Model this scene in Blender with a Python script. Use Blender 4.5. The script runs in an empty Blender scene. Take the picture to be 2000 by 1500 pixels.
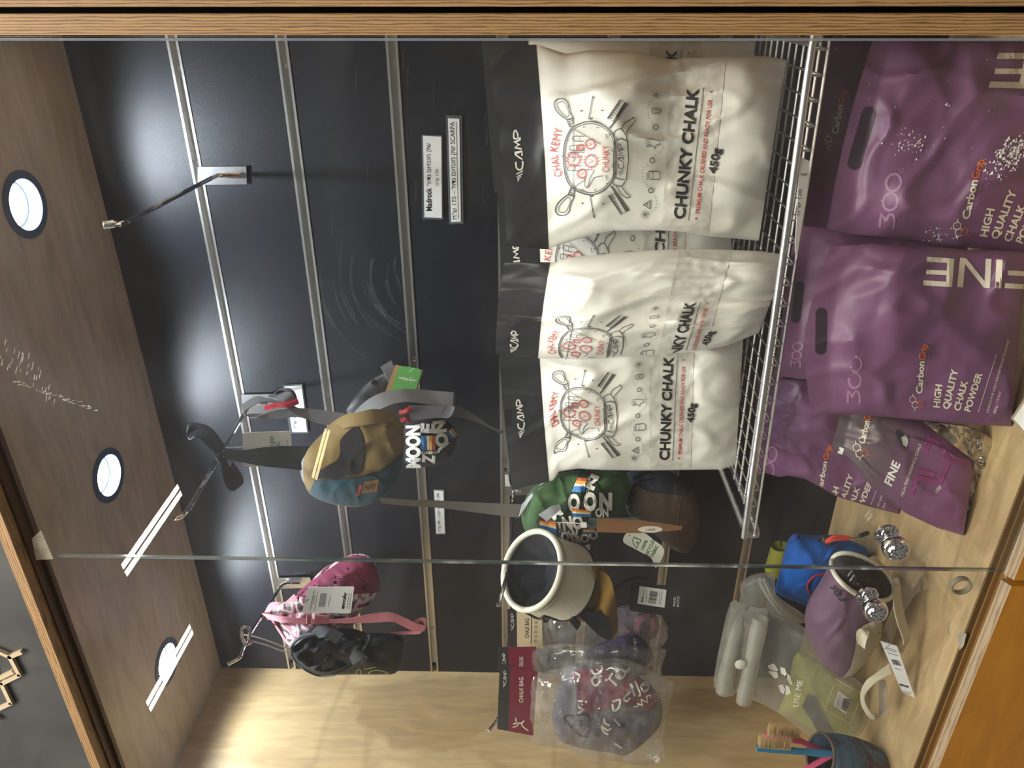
import bpy, bmesh, math, random
from mathutils import Vector, Matrix, noise

random.seed(4)
SC = bpy.context.scene
COL = SC.collection

# ------------------------------------------------------------------ camera
FOC, YAW, PITCH, ROLL, CAMD = 1479.409, 0.48363, 0.021871, 0.01019, 1.12036
CAMP = Vector((0, -CAMD, 0))
cy, sy, cp, sp = math.cos(YAW), math.sin(YAW), math.cos(PITCH), math.sin(PITCH)
FW = Vector((-sy * cp, cy * cp, sp))
_r = Vector((cy, sy, 0))
_u = _r.cross(FW)
RT = _r * math.cos(ROLL) + _u * math.sin(ROLL)
UP = _u * math.cos(ROLL) - _r * math.sin(ROLL)
cam_data = bpy.data.cameras.new('camera')
cam = bpy.data.objects.new('camera', cam_data)
COL.objects.link(cam)
cam_data.sensor_fit = 'HORIZONTAL'
cam_data.sensor_width = 36
cam_data.lens = FOC / 2000 * 36
cam_data.clip_start = 0.01
cam.matrix_world = Matrix(((-UP.x, RT.x, -FW.x, CAMP.x), (-UP.y, RT.y, -FW.y, CAMP.y), (-UP.z, RT.z, -FW.z, CAMP.z), (0, 0, 0, 1)))
SC.camera = cam

# ------------------------------------------------------------------ world, lights, exposure
SC.view_settings.view_transform = 'Standard'
SC.view_settings.look = 'None'
SC.view_settings.gamma = 1
SC.view_settings.use_curve_mapping = False
SC.view_settings.exposure = 0.0
world = bpy.data.worlds.new('gym_interior')
SC.world = world
world.use_nodes = True
wb = world.node_tree.nodes['Background']
_n = world.node_tree.nodes; _l = world.node_tree.links          # dim hall all round, in soft patches of light and dark
_tc = _n.new('ShaderNodeTexCoord'); _nz = _n.new('ShaderNodeTexNoise'); _nz.inputs['Scale'].default_value = 4; _nz.inputs['Detail'].default_value = 6
_cr = _n.new('ShaderNodeValToRGB'); _e = _cr.color_ramp.elements
_e[0].position = 0.40; _e[0].color = (0.16, 0.15, 0.14, 1); _e[1].position = 0.68; _e[1].color = (0.85, 0.77, 0.66, 1)
_l.new(_tc.outputs['Generated'], _nz.inputs['Vector']); _l.new(_nz.outputs[0], _cr.inputs[0]); _l.new(_cr.outputs[0], wb.inputs[0])
wb.inputs[1].default_value = 0.34
SPOT_W, ROOM_W, TUBE_W = 11.5, 31.0, 3.6
ZC, ZF, XL, XR = 0.6415, -0.5545, -1.2705, -0.038      # ceiling, floor, left wall, right wall of the cabinet
YG = -0.415                                             # sliding glass


def ray(px, py):
    return FW + RT * ((750 - py) / FOC) - UP * ((px - 1000) / FOC)
def aty(px, py, y):
    d = ray(px, py); return CAMP + d * ((y + CAMD) / d.y)
def atx(px, py, x):
    d = ray(px, py); return CAMP + d * (x / d.x)
def atz(px, py, z):
    d = ray(px, py); return CAMP + d * (z / d.z)
def yfloor(px, py, z=ZF):
    return atz(px, py, z).y
def S(r, g, b):
    f = lambda c: (c / 255) / 12.92 if c / 255 <= 0.04045 else ((c / 255 + 0.055) / 1.055) ** 2.4
    return (f(r), f(g), f(b))


def area(name, loc, target, sx, sy_, watt, color):
    l = bpy.data.lights.new(name, 'AREA'); l.shape = 'RECTANGLE'; l.size = sx; l.size_y = sy_; l.energy = watt; l.color = color
    o = bpy.data.objects.new(name, l); COL.objects.link(o); o.location = loc
    o.rotation_euler = (Vector(target) - Vector(loc)).to_track_quat('-Z', 'Y').to_euler()
    return o
def tube_at(name, p0, p1, zroom, watt, width, color=(1, 0.96, 0.88)):
    """a ceiling tube of the gym behind the photographer, which the glass mirrors between p0 and p1"""
    pts = []
    for q in (p0, p1):
        d = ray(*q); g = CAMP + d * ((YG + CAMD) / d.y); r = Vector((d.x, -d.y, d.z))
        pts.append(g + r * ((zroom - g.z) / r.z))
    a, b = pts; m = (a + b) / 2; ax = (b - a)
    X = ax.normalized(); Z = (m - Vector((m.x * 0.9, YG, 0.1))).normalized(); Y = Z.cross(X).normalized(); Z = X.cross(Y)
    for k in (-0.29, 0.29):                      # twin tubes of one fitting
        l = bpy.data.lights.new(name, 'AREA'); l.shape = 'RECTANGLE'; l.size = ax.length; l.size_y = width * 0.44; l.energy = watt / 2; l.color = color
        o = bpy.data.objects.new(name, l); COL.objects.link(o); c = m + Y * (width * k)
        o.matrix_world = Matrix(((X.x, Y.x, Z.x, c.x), (X.y, Y.y, Z.y, c.y), (X.z, Y.z, Z.z, c.z), (0, 0, 0, 1)))
tube_at('room_tube_light', (352, 955), (240, 1118), 1.9, TUBE_W, 0.075)
tube_at('room_tube_light', (372, 1232), (288, 1384), 1.9, TUBE_W, 0.07)
tube_at('room_tube_light', (640, 838), (614, 934), 1.9, TUBE_W * 0.55, 0.06, (1, 0.8, 0.42))
area('room_fill_light', (0.70, -1.75, 1.45), (-0.5, 0, -0.2), 1.2, 1.2, ROOM_W, (1.0, 0.91, 0.78))  # added soft fill from the right, unseen, kept clear of the glass reflections
area('room_fill_light', (-0.6, -1.55, 2.3), (-0.6, 0, -0.25), 2.0, 0.9, ROOM_W * 3.0, (1.0, 0.93, 0.82))  # second added fill, unseen, brightens the bag fronts from above


# ------------------------------------------------------------------ materials
MATS = {}
def nodes(name):
    m = bpy.data.materials.new(name); m.use_nodes = True
    nt = m.node_tree; return m, nt, nt.nodes['Principled BSDF']
def mat(name, col, rough=0.5, metal=0.0, nscale=0, namt=0.0, bump=0.0, bscale=400, spec=0.5, sheen=0.0, coat=0.0, stretch=(1, 1, 1), alpha=1.0, trans=0.0):
    """plain procedural material: colour with noise variation, fine bump"""
    if name in MATS: return MATS[name]
    m, nt, b = nodes(name); N = nt.nodes; Lk = nt.links
    b.inputs['Base Color'].default_value = (*col, 1); b.inputs['Roughness'].default_value = rough; b.inputs['Metallic'].default_value = metal
    b.inputs['Specular IOR Level'].default_value = spec; b.inputs['Sheen Weight'].default_value = sheen; b.inputs['Coat Weight'].default_value = coat
    b.inputs['Alpha'].default_value = alpha
    b.inputs['Transmission Weight'].default_value = trans
    tc = N.new('ShaderNodeTexCoord'); mp = N.new('ShaderNodeMapping'); mp.inputs['Scale'].default_value = stretch
    Lk.new(tc.outputs['Object'], mp.inputs['Vector'])
    if nscale:
        n = N.new('ShaderNodeTexNoise'); n.inputs['Scale'].default_value = nscale; n.inputs['Detail'].default_value = 5
        r = N.new('ShaderNodeMixRGB'); r.inputs[1].default_value = (*[c * (1 - namt) for c in col], 1); r.inputs[2].default_value = (*[min(1, c * (1 + namt)) for c in col], 1)
        Lk.new(mp.outputs[0], n.inputs['Vector']); Lk.new(n.outputs[0], r.inputs[0]); Lk.new(r.outputs[0], b.inputs['Base Color'])
    if bump:
        n2 = N.new('ShaderNodeTexNoise'); n2.inputs['Scale'].default_value = bscale; n2.inputs['Detail'].default_value = 3
        bp = N.new('ShaderNodeBump'); bp.inputs['Strength'].default_value = bump; bp.inputs['Distance'].default_value = 0.002
        Lk.new(mp.outputs[0], n2.inputs['Vector']); Lk.new(n2.outputs[0], bp.inputs['Height']); Lk.new(bp.outputs[0], b.inputs['Normal'])
    MATS[name] = m
    return m
def fabric(name, col, rough=0.85, weave=900, bump=0.35, sheen=0.05, namt=0.12):
    return mat(name, col, rough, 0, 60, namt, bump, weave, 0.2, min(sheen, 0.05))
def ramp_mat(name, stops, scale, rough=0.5, detail=4, stretch=(1, 1, 1), distort=0.0, bump=0.0, spec=0.4, wave=False, metal=0.0, const=False):
    """noise (or bands) through a colour ramp"""
    if name in MATS: return MATS[name]
    m, nt, b = nodes(name); N = nt.nodes; Lk = nt.links
    tc = N.new('ShaderNodeTexCoord'); mp = N.new('ShaderNodeMapping'); mp.inputs['Scale'].default_value = stretch
    Lk.new(tc.outputs['Object'], mp.inputs['Vector'])
    n = N.new('ShaderNodeTexNoise'); n.inputs['Scale'].default_value = scale; n.inputs['Detail'].default_value = detail; n.inputs['Distortion'].default_value = distort
    Lk.new(mp.outputs[0], n.inputs['Vector'])
    cr = N.new('ShaderNodeValToRGB'); e = cr.color_ramp.elements
    if const: cr.color_ramp.interpolation = 'CONSTANT'
    while len(e) < len(stops): e.new(0.5)
    for el, (p, c) in zip(e, stops): el.position = p; el.color = (*c, 1)
    Lk.new(n.outputs[0], cr.inputs[0]); Lk.new(cr.outputs[0], b.inputs['Base Color'])
    b.inputs['Roughness'].default_value = rough; b.inputs['Specular IOR Level'].default_value = spec; b.inputs['Metallic'].default_value = metal
    if bump:
        bp = N.new('ShaderNodeBump'); bp.inputs['Strength'].default_value = bump; bp.inputs['Distance'].default_value = 0.001
        Lk.new(n.outputs[0], bp.inputs['Height']); Lk.new(bp.outputs[0], b.inputs['Normal'])
    MATS[name] = m
    return m
def birch(name, stretch, col=(0.56, 0.40, 0.225), rough=0.42):
    """birch plywood face: long soft grain, small flecks and knots"""
    m, nt, b = nodes(name); N = nt.nodes; Lk = nt.links
    tc = N.new('ShaderNodeTexCoord'); mp = N.new('ShaderNodeMapping'); mp.inputs['Scale'].default_value = stretch
    Lk.new(tc.outputs['Object'], mp.inputs['Vector'])
    n = N.new('ShaderNodeTexNoise'); n.inputs['Scale'].default_value = 9; n.inputs['Detail'].default_value = 7; n.inputs['Distortion'].default_value = 0.8
    n2 = N.new('ShaderNodeTexNoise'); n2.inputs['Scale'].default_value = 3.2; n2.inputs['Detail'].default_value = 3; n2.inputs['Distortion'].default_value = 1.5
    Lk.new(mp.outputs[0], n.inputs['Vector']); Lk.new(tc.outputs['Object'], n2.inputs['Vector'])
    a = N.new('ShaderNodeValToRGB'); e = a.color_ramp.elements
    e[0].position = 0.3; e[0].color = (*[c * 0.80 for c in col], 1); e[1].position = 0.68; e[1].color = (*[min(1, c * 1.08) for c in col], 1)
    Lk.new(n.outputs[0], a.inputs[0])
    mx = N.new('ShaderNodeMixRGB'); mx.blend_type = 'MULTIPLY'; mx.inputs[0].default_value = 0.45
    a2 = N.new('ShaderNodeValToRGB'); a2.color_ramp.elements[0].position = 0.3; a2.color_ramp.elements[0].color = (0.72, 0.66, 0.6, 1); a2.color_ramp.elements[1].position = 0.7
    Lk.new(n2.outputs[0], a2.inputs[0]); Lk.new(a.outputs[0], mx.inputs[1]); Lk.new(a2.outputs[0], mx.inputs[2]); Lk.new(mx.outputs[0], b.inputs['Base Color'])
    b.inputs['Roughness'].default_value = rough
    bp = N.new('ShaderNodeBump'); bp.inputs['Strength'].default_value = 0.08; bp.inputs['Distance'].default_value = 0.001
    Lk.new(n.outputs[0], bp.inputs['Height']); Lk.new(bp.outputs[0], b.inputs['Normal'])
    return m
def glassy(name, tint=(0.93, 0.97, 0.96), dust=0.0, ior=1.45, white=(0.8, 0.8, 0.8), wscale=14, wlo=0.45, wmax=0.5, rough=0.02, stretch=(1, 1, 1), crinkle=0.0, f0=None):
    """clear sheet: see-through, mirrored by its Fresnel, hazed by white dust or plastic crinkle"""
    if name in MATS: return MATS[name]
    m = bpy.data.materials.new(name); m.use_nodes = True; nt = m.node_tree; N = nt.nodes; Lk = nt.links
    N.remove(N['Principled BSDF']); out = N['Material Output']
    tr = N.new('ShaderNodeBsdfTransparent'); tr.inputs[0].default_value = (*tint, 1)
    gl = N.new('ShaderNodeBsdfGlossy'); gl.inputs['Roughness'].default_value = rough
    lw = N.new('ShaderNodeLayerWeight'); lw.inputs['Blend'].default_value = 0.5
    pw = N.new('ShaderNodeMath'); pw.operation = 'POWER'; pw.inputs[1].default_value = 5; Lk.new(lw.outputs['Facing'], pw.inputs[0])
    fr = N.new('ShaderNodeMath'); fr.operation = 'MULTIPLY_ADD'; fr.inputs[1].default_value = 0.9; fr.inputs[2].default_value = f0 or ((ior - 1) / (ior + 1)) ** 2; Lk.new(pw.outputs[0], fr.inputs[0])
    mx = N.new('ShaderNodeMixShader'); Lk.new(fr.outputs[0], mx.inputs[0]); Lk.new(tr.outputs[0], mx.inputs[1]); Lk.new(gl.outputs[0], mx.inputs[2])
    if crinkle:
        tc0 = N.new('ShaderNodeTexCoord'); vo = N.new('ShaderNodeTexNoise'); vo.inputs['Scale'].default_value = 28; vo.inputs['Detail'].default_value = 3; vo.inputs['Distortion'].default_value = 2.5
        vo.noise_type = 'RIDGED_MULTIFRACTAL'
        Lk.new(tc0.outputs['Object'], vo.inputs['Vector']); bp = N.new('ShaderNodeBump'); bp.inputs['Strength'].default_value = crinkle; bp.inputs['Distance'].default_value = 0.004
        Lk.new(vo.outputs[0], bp.inputs['Height']); Lk.new(bp.outputs[0], gl.inputs['Normal']); Lk.new(bp.outputs[0], lw.inputs['Normal'])
    last = mx
    if wmax:
        df = N.new('ShaderNodeBsdfDiffuse'); df.inputs[0].default_value = (*white, 1)
        tl = N.new('ShaderNodeBsdfTranslucent'); tl.inputs[0].default_value = (*white, 1)
        ad = N.new('ShaderNodeMixShader'); ad.inputs[0].default_value = 0.4; Lk.new(df.outputs[0], ad.inputs[1]); Lk.new(tl.outputs[0], ad.inputs[2])
        tc = N.new('ShaderNodeTexCoord'); mp = N.new('ShaderNodeMapping'); mp.inputs['Scale'].default_value = stretch
        n = N.new('ShaderNodeTexNoise'); n.inputs['Scale'].default_value = wscale; n.inputs['Detail'].default_value = 6; n.inputs['Distortion'].default_value = 0.6
        Lk.new(tc.outputs['Object'], mp.inputs['Vector']); Lk.new(mp.outputs[0], n.inputs['Vector'])
        mr = N.new('ShaderNodeMapRange'); mr.inputs['From Min'].default_value = wlo; mr.inputs['From Max'].default_value = 0.75; mr.inputs['To Min'].default_value = dust; mr.inputs['To Max'].default_value = wmax
        Lk.new(n.outputs[0], mr.inputs['Value'])
        m2 = N.new('ShaderNodeMixShader'); Lk.new(mr.outputs[0], m2.inputs[0]); Lk.new(mx.outputs[0], m2.inputs[1]); Lk.new(ad.outputs[0], m2.inputs[2])
        last = m2
    Lk.new(last.outputs[0], out.inputs['Surface'])
    MATS[name] = m
    return m
def emit(name, col, s):
    if name in MATS: return MATS[name]
    m, nt, b = nodes(name); b.inputs['Base Color'].default_value = (*col, 1); b.inputs['Emission Color'].default_value = (*col, 1); b.inputs['Emission Strength'].default_value = s
    MATS[name] = m
    return m
def ply_edge(name, axis, pitch, light=(0.50, 0.31, 0.13), dark=(0.20, 0.105, 0.04)):
    """plywood edge: alternating veneers across the thickness"""
    m, nt, b = nodes(name); N = nt.nodes; Lk = nt.links
    tc = N.new('ShaderNodeTexCoord'); sep = N.new('ShaderNodeSeparateXYZ'); Lk.new(tc.outputs['Object'], sep.inputs[0])
    n = N.new('ShaderNodeTexNoise'); n.inputs['Scale'].default_value = 25; n.inputs['Detail'].default_value = 5
    mp = N.new('ShaderNodeMapping'); sc = [12, 12, 12]; 
    long = {'x': 'z', 'z': 'x'}[axis]; sc['xyz'.index(long)] = 1; mp.inputs['Scale'].default_value = sc
    Lk.new(tc.outputs['Object'], mp.inputs['Vector']); Lk.new(mp.outputs[0], n.inputs['Vector'])
    mu = N.new('ShaderNodeMath'); mu.operation = 'MULTIPLY_ADD'; mu.inputs[1].default_value = 1 / pitch; Lk.new(sep.outputs['XYZ'.index(axis.upper())], mu.inputs[0]); 
    nn = N.new('ShaderNodeMath'); nn.operation = 'MULTIPLY'; nn.inputs[1].default_value = 1.5; Lk.new(n.outputs[0], nn.inputs[0]); Lk.new(nn.outputs[0], mu.inputs[2])
    pp = N.new('ShaderNodeMath'); pp.operation = 'PINGPONG'; pp.inputs[1].default_value = 0.5; Lk.new(mu.outputs[0], pp.inputs[0])
    cr = N.new('ShaderNodeValToRGB'); e = cr.color_ramp.elements; e[0].position = 0.12; e[0].color = (*dark, 1); e[1].position = 0.42; e[1].color = (*light, 1)
    mr = N.new('ShaderNodeMath'); mr.operation = 'MULTIPLY'; mr.inputs[1].default_value = 1.6; Lk.new(pp.outputs[0], mr.inputs[0]); Lk.new(mr.outputs[0], cr.inputs[0])
    mx = N.new('ShaderNodeMixRGB'); mx.blend_type = 'MULTIPLY'; mx.inputs[0].default_value = 0.6; Lk.new(cr.outputs[0], mx.inputs[1]); Lk.new(n.outputs[0], mx.inputs[2])
    g = N.new('ShaderNodeMixRGB'); g.blend_type = 'ADD'; g.inputs[0].default_value = 0.35; Lk.new(mx.outputs[0], g.inputs[1]); Lk.new(cr.outputs[0], g.inputs[2])
    Lk.new(g.outputs[0], b.inputs['Base Color']); b.inputs['Roughness'].default_value = 0.55
    return m


# ------------------------------------------------------------------ mesh library
class MB:
    def __init__(self): self.v = []; self.f = []; self.m = []
    def add(self, vs, fs, mi=0):
        o = len(self.v); self.v += [Vector(p) for p in vs]; self.f += [tuple(i + o for i in f) for f in fs]; self.m += [mi] * len(fs); return self
    def box(self, a, b, mi=0):
        x0, y0, z0 = a; x1, y1, z1 = b
        return self.add([(x0, y0, z0), (x1, y0, z0), (x1, y1, z0), (x0, y1, z0), (x0, y0, z1), (x1, y0, z1), (x1, y1, z1), (x0, y1, z1)],
                        [(0, 3, 2, 1), (4, 5, 6, 7), (0, 1, 5, 4), (1, 2, 6, 5), (2, 3, 7, 6), (3, 0, 4, 7)], mi)
    def tube(self, pts, r, seg=8, closed=False, mi=0, flat=1.0):
        pts = [Vector(p) for p in pts]; n = len(pts); rs = r if isinstance(r, (list, tuple)) else [r] * n
        vs = []; up = None
        for i, p in enumerate(pts):
            t = (pts[(i + 1) % n] - pts[i - 1]) if closed else (pts[min(i + 1, n - 1)] - pts[max(i - 1, 0)])
            t.normalize()
            if up is None:
                up = Vector((0, 0, 1)) if abs(t.z) < 0.9 else Vector((1, 0, 0))
            a = t.cross(up); a.normalize(); up = a.cross(t); up.normalize()
            for k in range(seg):
                w = 2 * math.pi * k / seg; vs.append(p + (a * math.cos(w) + up * (math.sin(w) * flat)) * rs[i])
        fs = []
        for i in range(n if closed else n - 1):
            j = (i + 1) % n
            for k in range(seg): fs.append((i * seg + k, i * seg + (k + 1) % seg, j * seg + (k + 1) % seg, j * seg + k))
        if not closed: fs += [tuple(range(seg - 1, -1, -1)), tuple((n - 1) * seg + k for k in range(seg))]
        return self.add(vs, fs, mi)
    def lathe(self, base, axis, prof, seg=32, mi=0):
        """prof: (radius, height along axis)"""
        base = Vector(base); ax = Vector(axis).normalized(); a = ax.orthogonal().normalized(); b = ax.cross(a)
        vs = []; fs = []
        for r, h in prof:
            for k in range(seg):
                w = 2 * math.pi * k / seg; vs.append(base + ax * h + (a * math.cos(w) + b * math.sin(w)) * max(r, 1e-5))
        for i in range(len(prof) - 1):
            for k in range(seg): fs.append((i * seg + k, i * seg + (k + 1) % seg, (i + 1) * seg + (k + 1) % seg, (i + 1) * seg + k))
        return self.add(vs, fs, mi)
    def rings(self, rings, cap0=False, cap1=False, mi=0):
        n = len(rings[0]); vs = [p for r in rings for p in r]; fs = []
        for i in range(len(rings) - 1):
            for k in range(n): fs.append((i * n + k, i * n + (k + 1) % n, (i + 1) * n + (k + 1) % n, (i + 1) * n + k))
        if cap0: fs.append(tuple(range(n - 1, -1, -1)))
        if cap1: fs.append(tuple((len(rings) - 1) * n + k for k in range(n)))
        return self.add(vs, fs, mi)
    def build(self, name, mats, parent=None, smooth=True, loc=None):
        if not isinstance(mats, (list, tuple)): mats = [mats]
        root = parent
        while root is not None and root.parent is not None: root = root.parent
        if root is not None: base = Vector(root['_loc'])
        else:
            xs = [v.x for v in self.v]; ys = [v.y for v in self.v]; zs = [v.z for v in self.v]
            base = Vector(loc) if loc is not None else Vector(((min(xs) + max(xs)) / 2, (min(ys) + max(ys)) / 2, min(zs)))
        me = bpy.data.meshes.new(name)
        me.from_pydata([v - base for v in self.v], [], self.f)
        for m in mats: me.materials.append(m)
        if len(mats) > 1: me.polygons.foreach_set('material_index', self.m)
        me.validate()
        bm = bmesh.new(); bm.from_mesh(me); bmesh.ops.recalc_face_normals(bm, faces=bm.faces); bm.to_mesh(me); bm.free()
        me.polygons.foreach_set('use_smooth', [smooth] * len(me.polygons))
        if smooth: me.set_sharp_from_angle(angle=math.radians(42))
        o = bpy.data.objects.new(name, me); COL.objects.link(o)
        if parent is None: o.location = base; o['_loc'] = tuple(base)
        else: o.parent = parent
        return o
def tag(o, label, cat=None, group=None, kind=None):
    o['label'] = label
    if cat: o['category'] = cat
    if group: o['group'] = group
    if kind: o['kind'] = kind
    return o
def thing(name, label, cat, loc, group=None):
    o = bpy.data.objects.new(name, None); COL.objects.link(o); o.location = loc; o['_loc'] = tuple(loc); o.empty_display_size = 0.02
    return tag(o, label, cat, group)
def struct(name, mb, m, smooth=False, label=None):
    o = mb.build(name, m, smooth=smooth); o['kind'] = 'structure'
    if label: o['label'] = label
    return o
def cat_rom(P, n=6, closed=False):
    P = [Vector(p) for p in P]; N = len(P); out = []
    if N < 3 and not closed: return [P[0].lerp(P[1], i / n) for i in range(n + 1)]
    for i in range(N if closed else N - 1):
        p0 = P[(i - 1) % N] if closed or i > 0 else P[0] * 2 - P[1]
        p1 = P[i]; p2 = P[(i + 1) % N]
        p3 = P[(i + 2) % N] if closed or i + 2 < N else P[-1] * 2 - P[-2]
        for k in range(n):
            t = k / n
            out.append(0.5 * ((2 * p1) + (p2 - p0) * t + (2 * p0 - 5 * p1 + 4 * p2 - p3) * t * t + (3 * p1 - p0 - 3 * p2 + p3) * t ** 3))
    if not closed: out.append(P[-1])
    return out
def V2(a): return [Vector((p[0], p[1])) for p in a]


# ------------------------------------------------------------------ soft surfaces, laid out along the lines of sight they were measured on
class Pouch:
    """flat bag: left and right side lines (top to bottom), four corner depths, a bulge and wrinkles"""
    def __init__(self, L, R, yc, B=0.03, head=0.17, wr=0.0025, seed=0, bow=0.0, foot=0.45, back=0.5, wk=3.0, pw=0.55, flow=1.0):
        self.L, self.R = L, R; self.yc = yc; self.B = B; self.head = head; self.wr = wr; self.seed = seed; self.bow = bow; self.foot = foot; self.back = back; self.wk = wk; self.pw = pw; self.flow = flow
    def side(self, P, t):
        x = P[0][0] + (P[-1][0] - P[0][0]) * t
        for a, b in zip(P, P[1:]):
            if x <= b[0] or b is P[-1]:
                k = (x - a[0]) / (b[0] - a[0]); return Vector((x, a[1] + (b[1] - a[1]) * k))
    def st2px(self, s, t):
        a = self.side(self.L, t); b = self.side(self.R, t); p = a.lerp(b, s)
        p.x -= self.bow * math.sin(math.pi * min(1, max(0, s))) * (1 - t) ** 3
        return p
    def inv(self, px, py):
        s = 0.5; L, R = self.L, self.R; t = 0.5
        for _ in range(7):
            a = L[0][0] * (1 - s) + R[0][0] * s - self.bow * math.sin(math.pi * min(1, max(0, s))) * (1 - t) ** 3; b = L[-1][0] * (1 - s) + R[-1][0] * s
            t = min(1.0, max(0.0, (px - a) / (b - a)))
            yl = self.side(L, t).y; yr = self.side(R, t).y
            s = min(1.0, max(0.0, (yl - py) / (yl - yr)))
        return s, t
    def prof(self, t):
        h = self.head
        if t < h: return 0.10 + 0.10 * t / max(h, 1e-4)
        f = min(1.0, 0.2 + 0.8 * math.sin(min(1, (t - h) / 0.28) * math.pi / 2))
        if t > 0.86: f *= 1 - (1 - self.foot) * ((t - 0.86) / 0.14) ** 2
        return f
    def depth(self, s, t):
        y = (self.yc[0] * (1 - s) + self.yc[1] * s) * (1 - t) + (self.yc[2] * (1 - s) + self.yc[3] * s) * t
        e = max(0.0, 4 * s * (1 - s)) ** self.pw
        return y, e * self.prof(t)
    def wrinkle(self, s, t, e):
        if not self.wr: return 0
        k = self.wk
        n = noise.noise((s * k, t * k * 1.3, self.seed)) + 0.9 * (0.35 - abs(noise.noise((s * k * 0.9 + t * 2, t * k - s * 2.0, self.seed + 7.3)))) + 0.35 * (0.3 - abs(noise.noise((s * k * 2.3 - t * 3, t * k * 2, self.seed + 3))))
        n += 0.8 * max(0, 0.16 - abs(noise.noise((s * k * 1.1 - t * 1.3 + 5, t * k * 0.8 + s * 1.7, self.seed + 11)))) * 3
        return self.wr * n * (0.3 + 0.7 * min(1, e * 1.5))
    def y_front(self, s, t):
        y, e = self.depth(s, t); return y - self.B * e - self.wrinkle(s, t, e)
    def front(self, px, py, eps=0.0):
        s, t = self.inv(px, py); return aty(px, py, self.y_front(s, t) - eps)
    def frontst(self, s, t, eps=0.0):
        p = self.st2px(s, t); return aty(p.x, p.y, self.y_front(s, t) - eps)
    def mesh(self, mb, t0=0.0, t1=1.0, ns=36, nt=44, eps=0.0, s0=0.0, s1=1.0, mi=0, fb=0.0):
        vs = []; fs = []; nt = max(4, int(nt * (t1 - t0))); ns = max(4, int(ns * (s1 - s0)))
        for side in (0, 1):
            for j in range(nt + 1):
                t = t0 + (t1 - t0) * j / nt
                for i in range(ns + 1):
                    u = i / ns; u = u - 0.12 * math.sin(2 * math.pi * u) / (math.pi) ; s = s0 + (s1 - s0) * u
                    p = self.st2px(s, t); y, e = self.depth(s, t)
                    yy = y - self.B * e - self.wrinkle(s, t, e) - eps if side == 0 else y + self.B * self.back * e + 0.0012 + fb
                    vs.append(aty(p.x, p.y, yy))
        w = ns + 1; o = (nt + 1) * w
        for j in range(nt):
            for i in range(ns):
                a = j * w + i; fs.append((a, a + 1, a + w + 1, a + w)); fs.append((o + a, o + a + w, o + a + w + 1, o + a + 1))
        for i in range(ns):
            fs.append((i, o + i, o + i + 1, i + 1)); a = nt * w + i; fs.append((a, a + 1, o + a + 1, o + a))
        for j in range(nt):
            a = j * w; fs.append((a, a + w, o + a + w, o + a)); a = j * w + ns; fs.append((a, o + a, o + a + w, a + w))
        mb.add(vs, fs, mi); return self
    def patch(self, s0, s1, t0, t1, eps, ns=24, nt=12, rnd=0.0):
        """thin sheet lying on the front face"""
        mb = MB(); vs = []; fs = []
        for k in (0, 1):
            for j in range(nt + 1):
                for i in range(ns + 1):
                    s = s0 + (s1 - s0) * i / ns; t = t0 + (t1 - t0) * j / nt
                    b = rnd * noise.noise((s * 26, t * 40, 5)) if k == 0 else 0
                    vs.append(self.frontst(s, t, eps + b if k == 0 else eps - 0.0004))
        w = ns + 1; o = (nt + 1) * w
        for j in range(nt):
            for i in range(ns):
                a = j * w + i; fs.append((a, a + 1, a + w + 1, a + w)); fs.append((o + a, o + a + w, o + a + w + 1, o + a + 1))
        mb.add(vs, fs); return mb

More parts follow.
